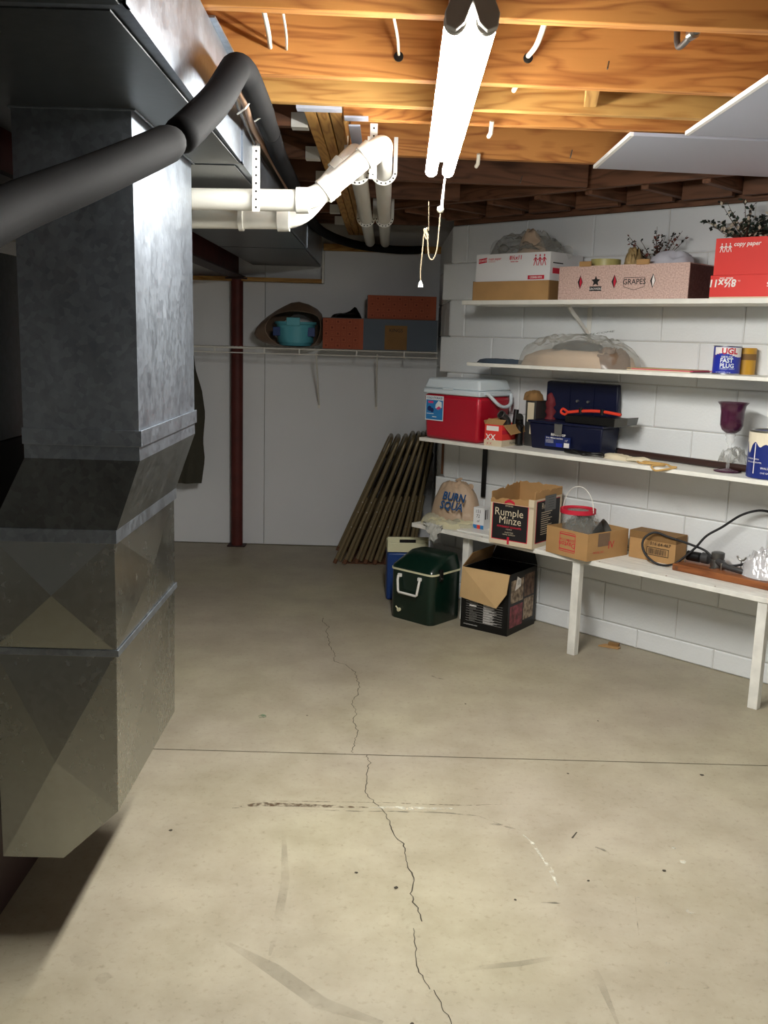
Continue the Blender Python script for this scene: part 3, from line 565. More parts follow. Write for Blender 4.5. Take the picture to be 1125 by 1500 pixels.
bx('carton', (0, 0, 0), (.43, .25, .145), 'orange_print', t, .002); mb = MB(); pattern(mb, .012, .42, .004, .142, -.0008, 4, 0); mb.build('patterned_wrap', ['orange_line'], t); bx('dark_side', (-.004, .0, 0), (-.0005, .25, .142), 'black', t)
pts = [PY(502, 464, 6.2), PY(515, 462, 6.19), PY(530, 452, 6.2), PY(537, 445, 6.22), PY(541, 450, 6.25)]; pts = [Vector((p.x, p.y, max(p.z, ZS+.2))) for p in pts]
t = thing('camera_strap', 'crumpled black strap lying on the long box left of the upper box', 'strap', (-.25, 6.22, ZS+.194))
heap(.2, .12, .06, 5, .4, 8, 26, peak=(.3, 0)).build('strap_webbing', 'black', t, smooth=180)
# teal tub in a brown plastic bag
tc = PY(432, 486, 6.2); t = thing('plastic_tub', 'teal plastic tub wrapped in a brown plastic bag on the wire shelf', 'tub', (tc.x, 6.24, ZS+.012))
TW = .135
mb = MB(); n = 28; prof = [(.74, 0), (.78, .01), (.9, .11), (.93, .13), (1.0, .135), (1.0, .15)]
mb.lathe([(r*TW, z) for r, z in prof]+[(TW*.93, .15), (TW*.85, .02), (0, .02)], 32); mb.build('tub_body', 'teal', t, smooth=35)
bx('handle_tab', (-.045, -TW-.008, .125), (.04, -TW+.012, .175), 'teal', t, .004); bx('recess', (-.135, -.085, .06), (-.09, -.07, .115), 'jug_blue', t, .002); bx('recess', (.085, -.085, .06), (.13, -.07, .115), 'jug_blue', t, .002)
def bag_shell(pts_out, pts_in, y0, y1, seed):
    """open mouthed bag: rings from the mouth back, each ring a closed loop in x,z"""
    mb = MB(); n = len(pts_out); rings = []
    for k, u in enumerate((0, .25, .5, .75, 1.0)):
        rg = []
        for i in range(n):
            a, b = Vector(pts_in[i]), Vector(pts_out[i]); q = a.lerp(b, min(1, u*2.2)); cxz = Vector((0, .09)); 
            if u > .5: q = q.lerp(cxz, (u-.5)*.9)
            nn = noise.noise(Vector((i*.9, k*1.7, seed)))
            rg.append((q.x+.012*nn, y0+(y1-y0)*u+.02*nn, max(q.y+.014*noise.noise(Vector((i, k, seed+5))), -.006)))
        rings.append(rg)
    for rg in rings: mb.v += [Vector(p) for p in rg]
    for k in range(4):
        for i in range(n): mb.f.append([k*n+i, k*n+(i+1) % n, (k+1)*n+(i+1) % n, (k+1)*n+i]); mb.m.append(0)
    return mb
px_in = [(400, 500), (388, 485), (392, 470), (405, 460), (425, 455), (450, 458), (468, 462), (472, 480), (466, 500), (455, 512), (435, 514), (415, 510)]
px_out = [(392, 515), (366, 497), (362, 485), (385, 462), (412, 445), (432, 433), (468, 450), (475, 462), (474, 505), (462, 518), (435, 522), (412, 520)]
def lx(p): q = PY(p[0], p[1], 6.12); return (q.x-tc.x, q.z-ZS-.012)
bag_shell([lx(p) for p in px_out], [lx(p) for p in px_in], -.15, .13, 2).build('wrapping_bag', 'bag_brown', t, smooth=180, solid=.0015, sub=1)
# jacket
jk = [(-1.32, 1.315), (-1.225, 1.31), (-1.222, 1.20), (-1.19, 1.05), (-1.17, .90), (-1.185, .72), (-1.175, .60), (-1.2, .435), (-1.5, .445), (-1.56, .8), (-1.5, 1.2)]
t = thing('hanging_jacket', 'dark olive jacket hanging from the wire shelf, half hidden by the duct', 'jacket', (-1.33, 6.3, 1.33))
mb = MB(); nu, nv = 26, 20; vs = []
def jw(z):
    L = [(1.315, -1.25), (1.19, -1.235), (1.05, -1.195), (.9, -1.175), (.72, -1.19), (.6, -1.178), (.435, -1.2)]
    for (z0, x0), (z1, x1) in zip(L, L[1:]):
        if z0 >= z >= z1: return x0+(x1-x0)*(z0-z)/(z0-z1)
    return L[-1][1]
for side in (0, 1):
    for j in range(nv+1):
        z = 1.31-(1.31-.44)*j/nv; xr = jw(z); xl = -1.42-.12*min(1, j/6)
        for i in range(nu+1):
            u = i/nu; x = xl+(xr-xl)*u; th = .035*math.sin(math.pi*u)**.5+.004; fold = .012*math.sin(u*19+j*.15)*min(1, j/5)
            vs.append((x+1.33, (-1 if side == 0 else 1)*th+fold, z-1.33))
k = (nu+1)*(nv+1); fs = []
for side in (0, 1):
    for j in range(nv):
        for i in range(nu): a = side*k+j*(nu+1)+i; f = (a, a+1, a+nu+2, a+nu+1); fs.append(f if side else f[::-1])
mb.add(vs, fs); mb.build('fabric', 'olive', t, smooth=180); MB().tube(smoothpath([(.0, 0, -.02), (.0, 0, .0), (.01, 0, .02), (.0, -.0, .03), (-.012, 0, .02)]), .002, 6).build('hanger_hook', 'steel', t)

# ================================================================== FOLDING CHAIRS
mt = thing('floor_mat', 'torn brown cardboard sheet under the folding chairs', 'cardboard', (0, 6.12, 0)); MB().prism([(-.24, -.17, .001), (.24, -.16, .001), (.3, .2, .001), (-.2, .22, .001)], (0, 0, .004)).build('sheet', 'rust', mt)
ordn = ['first', 'second', 'third', 'fourth', 'fifth', 'sixth', 'seventh', 'eighth']
def make_chair(i, fx, tx, y0, top):
    t = thing('folding_chair', ordn[i]+' brown folded metal chair from the left of the leaning row', 'chair', (fx, y0, .006), 0, 'folding chairs leaning in the corner')
    wd = .37; H_ = top; d = Vector((tx-fx, 0, H_)); L = d.length; u = d.normalized(); n = Vector((u.z, 0, -u.x))   # n points to the right and down
    def p(a, y, off=0): return u*a+Vector((0, y, 0))+n*off
    r = .0105; r = .0125; top_l = [p(.012, 0), p(.45*L, .0), p(L-.07, .02), p(L-.02, .045), p(L, .1), p(L, wd-.1), p(L-.02, wd-.045), p(L-.07, wd-.02), p(.45*L, wd), p(.012, wd)]
    MB().tube(smoothpath(top_l, 4), r, 10).build('back_frame', 'chair_brown', t, smooth=60)
    for y in (.0, wd): MB().tube([p(.0, y), p(.03, y)], .013, 10).build('foot_cap', 'rust', t, smooth=60)
    mb = MB(); mb.tube(smoothpath([p(.53*L, .02, .012), p(.5*L, .02, .016), p(.02, .025, .027)], 4), r*.95, 10); mb.tube(smoothpath([p(.53*L, wd-.02, .012), p(.5*L, wd-.02, .016), p(.02, wd-.025, .027)], 4), r*.95, 10)
    mb.tube([p(.1, .025, .026), p(.1, wd-.025, .026)], .006, 8); mb.build('rear_leg_frame', 'chair_brown', t, smooth=60)
    mb = MB(); q = [p(.52*L, .03, .005), p(.52*L, wd-.03, .005), p(.86*L, wd-.03, .014), p(.86*L, .03, .014)]; mb.prism(q, n*.012); mb.build('seat', 'seat_dark', t, bevel=.003)
    mb = MB(); q = [p(.86*L, .03, -.004), p(.86*L, wd-.03, -.004), p(.985*L, wd-.05, -.004), p(.985*L, .05, -.004)]; mb.prism(q, n*.004); mb.build('backrest', 'chair_brown', t, bevel=.002)
    mb = MB()
    for a in (.3, .42, .5): mb.lathe([(.005, -.014), (.004, -.0155), (0, -.016)], 8, c=(0, 0, 0)) if 0 else mb.tube([p(a*L, -.009, .0), p(a*L, -.0135, .0)], .004, 8)
    mb.build('rivet', 'steel', t, smooth=60)
for i, (fx, tx, y0, top) in enumerate(((-.285, .055, 5.94, .80), (-.222, .10, 5.93, .80), (-.150, .150, 5.96, .80), (-.090, .195, 5.95, .82), (-.03, .232, 5.94, .82), (.04, .262, 5.95, .82), (.11, .29, 5.95, .83), (.175, .318, 5.95, .83))):
    make_chair(i, fx, tx, y0, top)

# ================================================================== BENCH AND SHELVES
BZ, S3, S2, S1 = .465, .92, 1.32, 1.62
bn = wthing('work_bench', 'low white painted plank bench along the block wall on thin square legs', 'bench', 1.3, .17, 0)
bx('bench_top', (-1.25, -.16, BZ-.022), (1.25, .165, BZ), 'bench_white', bn, .002)
for s_, d_ in ((.392, .285), (1.085, .325), (1.955, .325), (2.5, .325)):
    bx('leg', (s_-1.3-.02, .17-d_-.0, 0), (s_-1.3+.02, .17-d_+.035, BZ-.0225), 'bench_white', bn, .002)
bx('ledger', (-1.22, .14, BZ-.06), (1.25, .166, BZ-.0225), 'bench_white', bn)
nl = MB()
for s_ in (.52, .9, 1.2, 1.53, 1.75): nl.tube([(s_-1.3, -.145, BZ), (s_-1.3, -.145, BZ+.0006)], .004, 8)
nl.build('nail_head', 'rust', bn)
def shelf(lab, s0, s1, dep, z, th, brk, m='shelf_white'):
    t = wthing('wall_shelf', lab, 'shelf', (s0+s1)/2, dep/2, z-th, group='plank shelves on the block wall'); hw = (s1-s0)/2
    bx('plank', (-hw, -dep/2, 0), (hw, dep/2-.003, th), m, t, .0015)
    for b in brk:
        x = b-(s0+s1)/2; mb = MB(); y = dep/2-.003
        mb.box((x-.012, y-.003, -.17), (x+.012, y, -.001)); mb.box((x-.012, y-dep*.75, -.004), (x+.012, y, -.001))
        mb.hexa([(x-.004, y-.004, -.14), (x+.004, y-.004, -.14), (x+.004, y, -.12), (x-.004, y, -.12)], [(x-.004, y-dep*.62, -.010), (x+.004, y-dep*.62, -.010), (x+.004, y-dep*.55, -.004), (x-.004, y-dep*.55, -.004)])
        mb.build('bracket', 'white_metal', t)
    return t
shelf('topmost white plank shelf, under the copy paper and fruit cartons', .31, 2.6, .30, S1, .02, (.86, 2.2))
shelf('second white plank shelf from the top, holding the blue cement can', .36, 2.6, .30, S2, .016, (2.3,))
s3 = shelf('third white plank shelf from the top, holding the red cooler and toolbox', .055, 2.6, .30, S3, .018, ())
x = .27-(.055+2.6)/2; mb = MB(); mb.box((x-.014, .135, -.3), (x+.014, .142, -.001)); mb.box((x-.014, .02, -.006), (x+.014, .135, -.001)); tag(mb.build('bracket', 'black', s3), 'black iron bracket')

def people(mb, x, z, h, mi, y=-.0008, M=None):
    for k in range(3):
        c = x+k*h*.42
        for seg in (((0, .62), (-.05, .36)), ((0, .62), (.05, .36)), ((-.05, .36), (-.16, .0)), ((.05, .36), (.16, 0)), ((0, .64), (-.2, .42)), ((0, .64), (.2, .42)), ((-.05, .37), (.05, .37))):
            (ax, az), (bx_, bz) = seg; a = Vector((c+ax*h, 0, z+az*h)); b = Vector((c+bx_*h, 0, z+bz*h)); dd = (b-a).normalized(); nn = Vector((-dd.z, 0, dd.x))*h*.035
            mb.add([a+nn, b+nn, b-nn, a-nn], [(0, 1, 2, 3)], mi, Matrix.Translation((0, y, 0)))
        mb.add([(c+.07*h*math.cos(q*.785), y, z+.78*h+.09*h*math.sin(q*.785)) for q in range(8)], [tuple(range(8))], mi)

# --- top shelf
t = wthing('paper_carton', 'white copy paper carton standing in a brown lid, left end of the top shelf', 'box', .385, .29, S1)
w_, dp = .435, .26
carton(t, w_, dp, .215, 'box_white')
bx('brown_lid', (-.008, -.008, 0), (w_+.004, -.001, .088), 'card', t, .001); bx('brown_lid', (w_+.001, -.008, 0), (w_+.007, dp+.004, .088), 'card_dark', t, .001); bx('brown_lid', (-.012, -.006, 0), (-.009, dp, .09), 'card_dark', t)
mb = MB(); mb.add([(.015, -.0007, .172), (.065, -.0007, .178), (.065, -.0007, .2), (.015, -.0007, .194)], [(0, 1, 2, 3)], 0)
mb.text('STAPLES', .014, fr(.018, .179, -.0012) @ Matrix.Rotation(R(6), 4, 'Z'), 1, bold=.01); mb.text('copy paper', .017, fr(.074, .188), 0, shear=.2, bold=.01); mb.text('multipurpose', .008, fr(.074, .178), 0)
mb.text('8½x11', .026, fr(.2, .186), 0, shear=.1, bold=.03); mb.text('letter size', .011, fr(.208, .174), 0, bold=.02); people(mb, .352, .155, .058, 0)
rect(mb, .312, .094, .405, .112, 0); mb.text('135848-WH', .014, fr(.322, .098, -.0012), 1, bold=.02); srect(mb, w_, .02, .12, .12, .145, 0); srect(mb, w_, .02, .165, .1, .17, 2)
mb.build('printed_front', ['print_red', 'print_white', 'print_black'], t)
b_ = wthing('clear_bag', 'clear plastic bag of beige cloth piled in the white copy paper carton', 'bag', .59, .16, S1+.12)
heap(.37, .2, .165, 3, .3, peak=(.0, 0)).build('beige_cloth', 'beige_cloth', b_, smooth=180, loc=(.02, 0, 0)); m_ = heap(.44, .235, .185, 4, .35, 20, 56, 3., .45, False); m_.build('film', 'grey_film', b_, smooth=180, loc=(-.01, 0, .03))
m_ = MB(); 
for (cx, hh, wd, sd_) in ((.13, .10, .06, 1), (.20, .07, .08, 2), (-.20, .12, .07, 3)):
    vs = [(cx-wd/2, 0, .07), (cx+wd/2, .02, .06), (cx+wd*.9, -.01, .07+hh*.6), (cx+wd*.3, .02, .07+hh), (cx-wd*.5, .0, .07+hh*.8), (cx, -.03, .07+hh*.45)]; m_.add(vs, [(0, 1, 5), (1, 2, 5), (2, 3, 5), (3, 4, 5), (4, 0, 5)])
m_.build('film_peak', 'grey_film', b_, smooth=180, sub=2)
t = wthing('grape_carton', 'speckled pink open fruit carton lettered grapes on the top shelf', 'box', .872, .29, S1); w_, dp = .635, .265
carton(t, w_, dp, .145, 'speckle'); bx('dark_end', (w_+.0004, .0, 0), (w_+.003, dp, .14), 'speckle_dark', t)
bx('hand_tab', (.105, -.004, .142), (.165, .008, .165), 'card', t, .003); bx('hand_tab', (.39, -.004, .142), (.45, .008, .165), 'card', t, .003)
mb = MB()
for x, c_ in ((.115, 1), (.288, 1), (.473, 2)):
    mb.add([(x, -.0007, .045), (x+.013, -.0007, .075), (x, -.0007, .105), (x-.013, -.0007, .075)], [(0, 1, 2, 3)], 0); mb.add([(x+.001, -.0011, .05), (x+.01, -.0011, .075), (x+.001, -.0011, .1), (x-.004, -.0011, .075)], [(0, 1, 2, 3)], c_)
mb.text('GRAPES', .032, fr(.385, .062), 0, 'CENTER', bold=.01)
hx = [(.335, .09), (.435, .09), (.435, .052), (.385, .038), (.335, .052)]
for i in range(5):
    a, b = Vector((hx[i][0], -.0007, hx[i][1])), Vector((hx[(i+1) % 5][0], -.0007, hx[(i+1) % 5][1])); d = (b-a).normalized(); nn = Vector((-d.z, 0, d.x))*.001; mb.add([a+nn, b+nn, b-nn, a-nn], [(0, 1, 2, 3)], 0)
st5 = [(.195+(.024 if k % 2 == 0 else .011)*math.sin(k*math.pi/5), -.0007, .078+(.024 if k % 2 == 0 else .011)*math.cos(k*math.pi/5)) for k in range(10)]
mb.add([(.195, -.0007, .078)]+st5, [(0, i+1, (i+1) % 10+1) for i in range(10)], 0); rect(mb, .165, .036, .226, .056, 0, -.0009); mb.text('GROWERS', .0135, fr(.1955, .041, -.0012), 2, 'CENTER')
tag(mb.build('printed_front', ['print_black', 'print_red', 'print_white'], t), kind='stuff')
t = wthing('tape_roll', 'roll of yellowish tape lying in the fruit carton', 'tape', 1.035, .17, S1+.1345); MB().lathe([(.04, 0), (.066, 0), (.066, .045), (.04, .045), (.04, 0)], 36).build('roll', 'tape', t, smooth=40); MB().lathe([(.036, 0), (.0395, 0), (.0395, .045), (.036, .045), (.036, 0)], 36).build('core', 'card', t, smooth=40)
t = wthing('cardboard_filler', 'cardboard filler sheet lying inside the fruit carton', 'cardboard', .88, .27, S1+.005); bx('sheet', (0, 0, 0), (.615, .22, .128), 'card_dark', t)
t = wthing('gift_bundle', 'crumpled gold wrapped bundle standing in the fruit carton', 'bundle', 1.175, .17, S1+.134); heap(.085, .08, .1, 9, .5, 14, 30, 4., .4).build('wrapping', 'gold', t, smooth=180)
def spray(t, n, L0, sp, mt_, seed, leafm=None, leafn=0, ls=.012, up=.7, base=(0, 0, 0)):
    rr = random.Random(seed); stems = MB(); lv = [MB() for _ in leafm] if leafm else []
    for i in range(n):
        a = rr.uniform(0, 6.283); k = rr.uniform(.2, 1); L = L0*rr.uniform(.55, 1.0)
        d = Vector((math.cos(a)*sp*k, math.sin(a)*sp*k*.5, up)).normalized(); P = [Vector(base)]
        for q in range(5): P.append(P[-1]+d*L/5); d = (d+Vector((rr.uniform(-.25, .25), rr.uniform(-.2, .2), rr.uniform(-.1, .15)))).normalized()
        stems.tube(P, [.0022, .002, .0017, .0014, .001, .0007], 5)
        for q in range(leafn):
            u = rr.uniform(.25, 1)*4.9; p = P[int(u)].lerp(P[int(u)+1], u % 1); e = Vector((rr.uniform(-1, 1), rr.uniform(-1, 1), rr.uniform(-.4, 1))).normalized(); s_ = e.orthogonal().normalized(); z = ls*rr.uniform(.6, 1.3)
            lv[rr.randrange(len(lv))].add([p, p+e*z*.5+s_*z*.32, p+e*z, p+e*z*.5-s_*z*.32, p+e*z*.5+e.cross(s_)*z*.12], [(0, 1, 4), (1, 2, 4), (2, 3, 4), (3, 0, 4)])
    stems.build('stem', mt_, t, smooth=60)
    for q, m in zip(lv, leafm or []): tag(q.build('leaf' if 'leaf' in m else 'blossom', m, t), kind='stuff')
t = wthing('dried_spray', 'dried twig and berry spray poking out of the fruit carton', 'plant', 1.26, .13, S1+.1345); spray(t, 20, .2, .9, 'twig', 4, ['berry', 'leaf_dark'], 9, .016)
t = wthing('white_bag', 'white translucent plastic bag bulging from the right end of the fruit carton', 'bag', 1.36, .17, S1+.134); heap(.2, .16, .075, 12, .35, 14, 40).build('film', 'white_film', t, smooth=180)
t = wthing('red_carton', 'red copy paper carton standing upside down at the right end of the top shelf', 'box', 1.60, .29, S1); w_, dp = .45, .27
bx('body', (.008, .004, .09), (w_-.008, dp-.004, .232), 'box_red', t, .001); bx('lid', (0, 0, .006), (w_, dp, .0895), 'box_red', t, .001); bx('torn_edge', (0, .001, 0), (w_, dp, .006), 'card_cream', t)
mb = MB(); people(mb, .035, .178, .04, 0, .0032); mb.text('copy paper', .024, fr(.083, .2, .0032), 0, shear=.2, bold=.015)
mb.text('8½x11', .04, fr(.11, .072, -.0008, True), 0, shear=.1, bold=.03); mb.text('letter size', .014, fr(.095, .081, -.0008, True), 0, bold=.01); mb.text('in.', .012, fr(.125, .07, -.0008, True), 0); mb.text('STAPLES', .024, fr(.32, .06, -.0008, True), 0, bold=.02)
tag(mb.build('printed_front', ['print_white'], t), kind='stuff')
t = wthing('evergreen_spray', 'artificial evergreen and white blossom spray lying on the red carton', 'plant', 1.66, .15, S1+.2325); spray(t, 34, .2, 2.3, 'twig', 8, ['leaf', 'leaf_dark', 'leaf', 'flower'], 13, .022, .55)

# --- second shelf
t = wthing('blue_cloth', 'folded grey-blue cloth lying at the left end of the second shelf', 'cloth', .47, .17, S2); heap(.28, .2, .024, 15, .3, 8, 36, 3., .3).build('folds', 'denim', t, smooth=180)
t = wthing('cloth_bag', 'large clear plastic bag of beige folded cloth on the second shelf', 'bag', .90, .155, S2)
heap(.6, .27, .085, 16, .12, 14, 50, 2., .35).build('beige_cloth', 'beige_cloth', t, smooth=180)
m_ = heap(.2, .16, .10, 26, .5, 12, 30, 4., .4); m_.build('grey_cloth', 'bag_brown', t, smooth=180, loc=(.2, -.02, 0)); heap(.27, .16, .045, 27, .2, 10, 30).build('folded_grey_pack', 'metal_grey', t, smooth=180, loc=(.02, 0, .078))
heap(.63, .29, .155, 17, .22, 20, 64, 4., .5, False).build('film', 'clear_film', t, smooth=180)
mb = MB(); M_ = Matrix.Translation((.06, -.05, .142)) @ Matrix.Rotation(R(25), 4, 'X') @ Matrix.Rotation(R(20), 4, 'Z'); mb.text('WELCOME', .03, M_); mb.build('green_print', 'leaf', t)
t = wthing('paper_stack', 'flat pale cardboard folder lying on the second shelf left of the cement can', 'folder', 1.37, .13, S2); bx('sheet', (-.16, -.09, 0), (.14, .09, .004), 'card_cream', t); bx('sheet', (-.14, -.085, .0042), (.15, .085, .008), 'pink', t); bx('cover', (-.16, -.09, .0082), (.14, .08, .0105), 'card_light', t)
t = wthing('cement_can', 'blue and white hydraulic cement can on the second shelf', 'can', 1.618, .12, S2); rr_ = .055; hh = .112
MB().lathe([(rr_, .002), (rr_, hh)], 40).build('body', 'can_blue', t, smooth=40); MB().lathe([(rr_-.002, hh), (rr_+.002, hh+.001), (rr_+.002, hh+.004), (rr_-.006, hh+.003), (0, hh+.002)], 40).build('lid', 'steel', t, smooth=30); MB().lathe([(rr_+.001, 0), (rr_+.001, .004)], 40).build('rim', 'steel', t, smooth=40)
def wrap(mb, r, cen=-90):   # bend flat lettering (x along arc, y=z height) round a cylinder
    for i, v in enumerate(mb.v): a = R(cen)+v.x/r; mb.v[i] = Vector((r*math.cos(a), r*math.sin(a), v.z))
    return mb
mb = MB()
for k in range(12): rect(mb, -.055+k*.011, .078+.008*math.sin(k*.5), -.055+(k+1)*.011, .11, 0)
mb.add([(-.06, 0, .068), (-.03, 0, .086), (-.03, 0, .079), (-.06, 0, .074)], [(0, 1, 2, 3)], 1)
wrap(mb, rr_+.0006, -66); m2 = MB(); m2.text('UGL', .034, fr(-.024, .083, 0), 1, bold=.03); m2.text('DRYLOK', .012, fr(-.024, .066, 0), 2, bold=.02); m2.text('FAST', .024, fr(-.028, .048, 0), 2, bold=.03); m2.text('PLUG', .024, fr(-.028, .027, 0), 2, bold=.03); m2.text('HYDRAULIC CEMENT', .0065, fr(-.028, .02, 0), 2); m2.text('NET WT 4 LBS (1.8 kg)', .0065, fr(-.045, .006, 0), 2)
wrap(m2, rr_+.0012, -64); mb.v += m2.v; o_ = len(mb.v)-len(m2.v); mb.f += [[i+o_ for i in f] for f in m2.f]; mb.m += m2.m
mb.build('printed_label', ['print_white', 'print_red', 'sticker_white'], t)
t = wthing('yellow_can', 'small yellow tin behind the blue cement can', 'can', 1.665, .045, S2); MB().lathe([(.04, 0), (.04, .108), (.037, .11), (0, .11)], 32).build('body', 'can_yellow', t, smooth=40); MB().lathe([(.0405, .06), (.0405, .085)], 32).build('paper_band', 'card_dark', t, smooth=40)

# --- third shelf
t = wthing('picnic_cooler', 'red picnic cooler with a white lid, left end of the third shelf', 'cooler', .075, .288, S3, 0); w_, dp, hh = .365, .245, .232
mb = MB(); k = .006; mb.hexa([(k, k, 0), (w_-k, k, 0), (w_-k, dp-k, 0), (k, dp-k, 0)], [(-.004, -.004, hh), (w_+.004, -.004, hh), (w_+.004, dp+.004, hh), (-.004, dp+.004, hh)]); mb.build('body', 'cooler_red', t, bevel=.018, smooth=50)
bx('rim', (-.008, -.008, hh), (w_+.008, dp+.008, hh+.028), 'cooler_lid', t, .008, smooth=50)
MB().hexa([(-.005, -.005, hh+.0285), (w_+.005, -.005, hh+.0285), (w_+.005, dp+.005, hh+.0285), (-.005, dp+.005, hh+.0285)], [(.012, .01, hh+.082), (w_-.012, .01, hh+.082), (w_-.012, dp-.01, hh+.082), (.012, dp-.01, hh+.082)]).build('lid', 'cooler_lid', t, bevel=.01, smooth=50)
bx('latch_lip', (.13, -.013, hh+.024), (.2, -.005, hh+.034), 'cooler_lid', t, .003)
MB().tube(smoothpath([(w_+.012, .03, hh+.018), (w_+.02, .05, hh+.01), (w_+.04, .1, hh-.035), (w_+.042, .15, hh-.05), (w_+.04, .2, hh-.035), (w_+.015, .235, hh+.01)]), .009, 10).build('handle', 'cooler_lid', t, smooth=60)
mb = MB(); rect(mb, .012, .095, .135, .222, 1, -.0045); rect(mb, .016, .1, .131, .2, 0, -.005); mb.text('COLD STORAGE', .0145, fr(.0735, .206, -.0052), 3, 'CENTER', bold=.02); rect(mb, .03, .183, .065, .194, 2, -.0054)
mb.add([(.08, -.0056, .16), (.1, -.0056, .15), (.125, -.0056, .165), (.122, -.0056, .192), (.1, -.0056, .198), (.082, -.0056, .178)], [(0, 1, 2, 3, 4, 5)], 1); mb.add([(.085, -.006, .158), (.1, -.006, .151), (.122, -.006, .16), (.105, -.006, .17)], [(0, 1, 2, 3)], 2)
for cx, cz, r0 in ((.04, .155, .014), (.058, .148, .012)): mb.add([(cx+r0*math.cos(q*.5236), -.0056, cz+r0*math.sin(q*.5236)) for q in range(12)], [tuple(range(12))], 3)
rect(mb, .06, .112, .09, .116, 1, -.0056); rect(mb, .022, .128, .07, .131, 1, -.0056); mb.build('sticker', ['sticker_blue', 'sticker_white', 'pink', 'navy_light'], t)
t = wthing('bottle_carton', 'small torn red and white carton holding pipe fittings, right of the red cooler', 'box', .486, .291, S3, 6); w_, dp = .1, .19
carton(t, w_, dp, .105, 'box_red'); bx('cream_band', (-.001, -.001, 0), (w_+.001, dp+.001, .03), 'card_cream', t)
mb = MB(); mb.text('XX', .04, fr(.008, .03, -.0022), 0, bold=.02); mb.text('X X', .018, fr(.014, .006, -.0022), 1); mb.text('Nutmeg', .02, sd(w_+.001, .07, .008), 2, shear=.2); srect(mb, w_, .0, .06, .12, .08, 1); rect(mb, .01, .075, .08, .098, 0); mb.build('printed_front', ['print_white', 'print_red', 'print_black'], t)
for q in (((0, 0, .105), (w_, 0, .105), (w_+.0, .03, .128), (.0, .03, .13)), ((w_, .01, .105), (w_, dp, .105), (w_+.035, dp-.01, .07), (w_+.04, .02, .06)), ((0, 0, .105), (0, dp, .105), (-.02, dp, .13), (-.02, .02, .12))):
    MB().add(q, [(0, 1, 2, 3)]).build('flap', 'card', t, solid=.003)
t = wthing('pipe_fitting', 'grey pipe elbow sticking out of the small red carton', 'pipe', .535, .2, S3+.006, 0); mb = MB(); mb.tube(smoothpath([(0, .02, .0), (0, .02, .1), (-.002, -.01, .135), (-.004, -.03, .148)]), .019, 18, cap=False); mb.build('elbow', 'metal_grey', t, smooth=60, solid=.004)
t = wthing('pipe_fitting', 'black pipe fittings heaped at the back of the small red carton', 'pipe', .575, .155, S3+.006); mb = MB(); mb.tube([(-.02, 0, .0), (-.02, .02, .17)], .013, 12); mb.tube(smoothpath([(.02, .0, .0), (.02, .0, .12), (.03, -.02, .14)]), .018, 14); mb.tube([(.0, 0, .12), (.06, -.03, .09)], .006, 10); mb.build('fitting', 'black', t, smooth=60)
t = wthing('binder_box', 'tall grey narrow file box standing beside the toolbox', 'box', .60, .12, S3, 0); bx('body', (0, 0, 0), (.062, .1, .225), 'metal_grey', t, .001); mb = MB(); rect(mb, .012, .12, .052, .215, 0); rect(mb, .03, .06, .045, .105, 0); mb.build('paper_label', 'card_cream', t)
t = wthing('paper_bag', 'crumpled brown paper bag on top of the grey file box', 'bag', .622, .09, S3+.2255); heap(.1, .1, .05, 31, .5, 10, 26, 2., .3).build('paper', 'card_dark', t, smooth=180)
t = wthing('cloth_bundle', 'dull red wrapped bundle standing behind the grey file box', 'bundle', .70, .045, S3); MB().tube([(.004*math.sin(k*2.3), .003*math.cos(k*3.1), .27*k/14) for k in range(15)], [.027+.006*math.sin(k*2.9) for k in range(13)]+[.02, .008], 12).build('cloth', 'maroon', t, smooth=180)
t = wthing('tool_box', 'open dark navy plastic toolbox on the third shelf', 'toolbox', .668, .172, S3, 0); w_, dp, hh = .41, .15, .125
mb = MB(); k = .01; mb.hexa([(k, k, 0), (w_-k, k, 0), (w_-k, dp-k, 0), (k, dp-k, 0)], [(-.002, -.002, hh), (w_+.002, -.002, hh), (w_+.002, dp, hh), (-.002, dp, hh)]); mb.build('body', 'navy', t, bevel=.006, smooth=50)
bx('rim', (-.008, -.008, hh), (w_+.008, dp, hh+.012), 'navy', t, .003)
MB().hexa([(.0, dp-.028, hh+.012), (w_, dp-.028, hh+.012), (w_, dp-.004, hh+.012), (0, dp-.004, hh+.012)], [(.005, dp-.034, .32), (w_-.004, dp-.034, .32), (w_-.004, dp-.006, .325), (.005, dp-.006, .325)]).build('lid', 'navy', t, bevel=.006, smooth=50)
for x in (.14, .275): bx('lid_rib', (x, dp-.036, hh+.03), (x+.005, dp-.03, .31), 'navy', t)
for x in (.19, .25): MB().tube([(x, dp-.031, .235), (x, dp-.042, .235)], .006, 12).build('rivet', 'steel', t, smooth=60)
MB().hexa([(.155, -.012, .075), (.195, -.012, .075), (.195, -.008, .075), (.155, -.008, .075)], [(.152, -.012, .13), (.197, -.012, .13), (.197, -.008, .13), (.152, -.008, .13)]).build('latch', 'steel', t, bevel=.002)
MB().hexa([(.20, .005, hh+.014), (.47, -.005, hh+.014), (.47, .09, hh+.014), (.2, .1, hh+.014)], [(.20, .0, hh+.05), (.475, -.01, hh+.052), (.475, .095, hh+.052), (.2, .105, hh+.05)]).build('tray', 'black', t, bevel=.003)
MB().hexa([(.471, -.005, hh+.012), (.535, -.0, hh+.026), (.535, .085, hh+.026), (.471, .09, hh+.012)], [(.476, -.01, hh+.052), (.54, -.005, hh+.06), (.54, .09, hh+.06), (.476, .095, hh+.052)]).build('tray_end', 'metal_grey', t, bevel=.002)
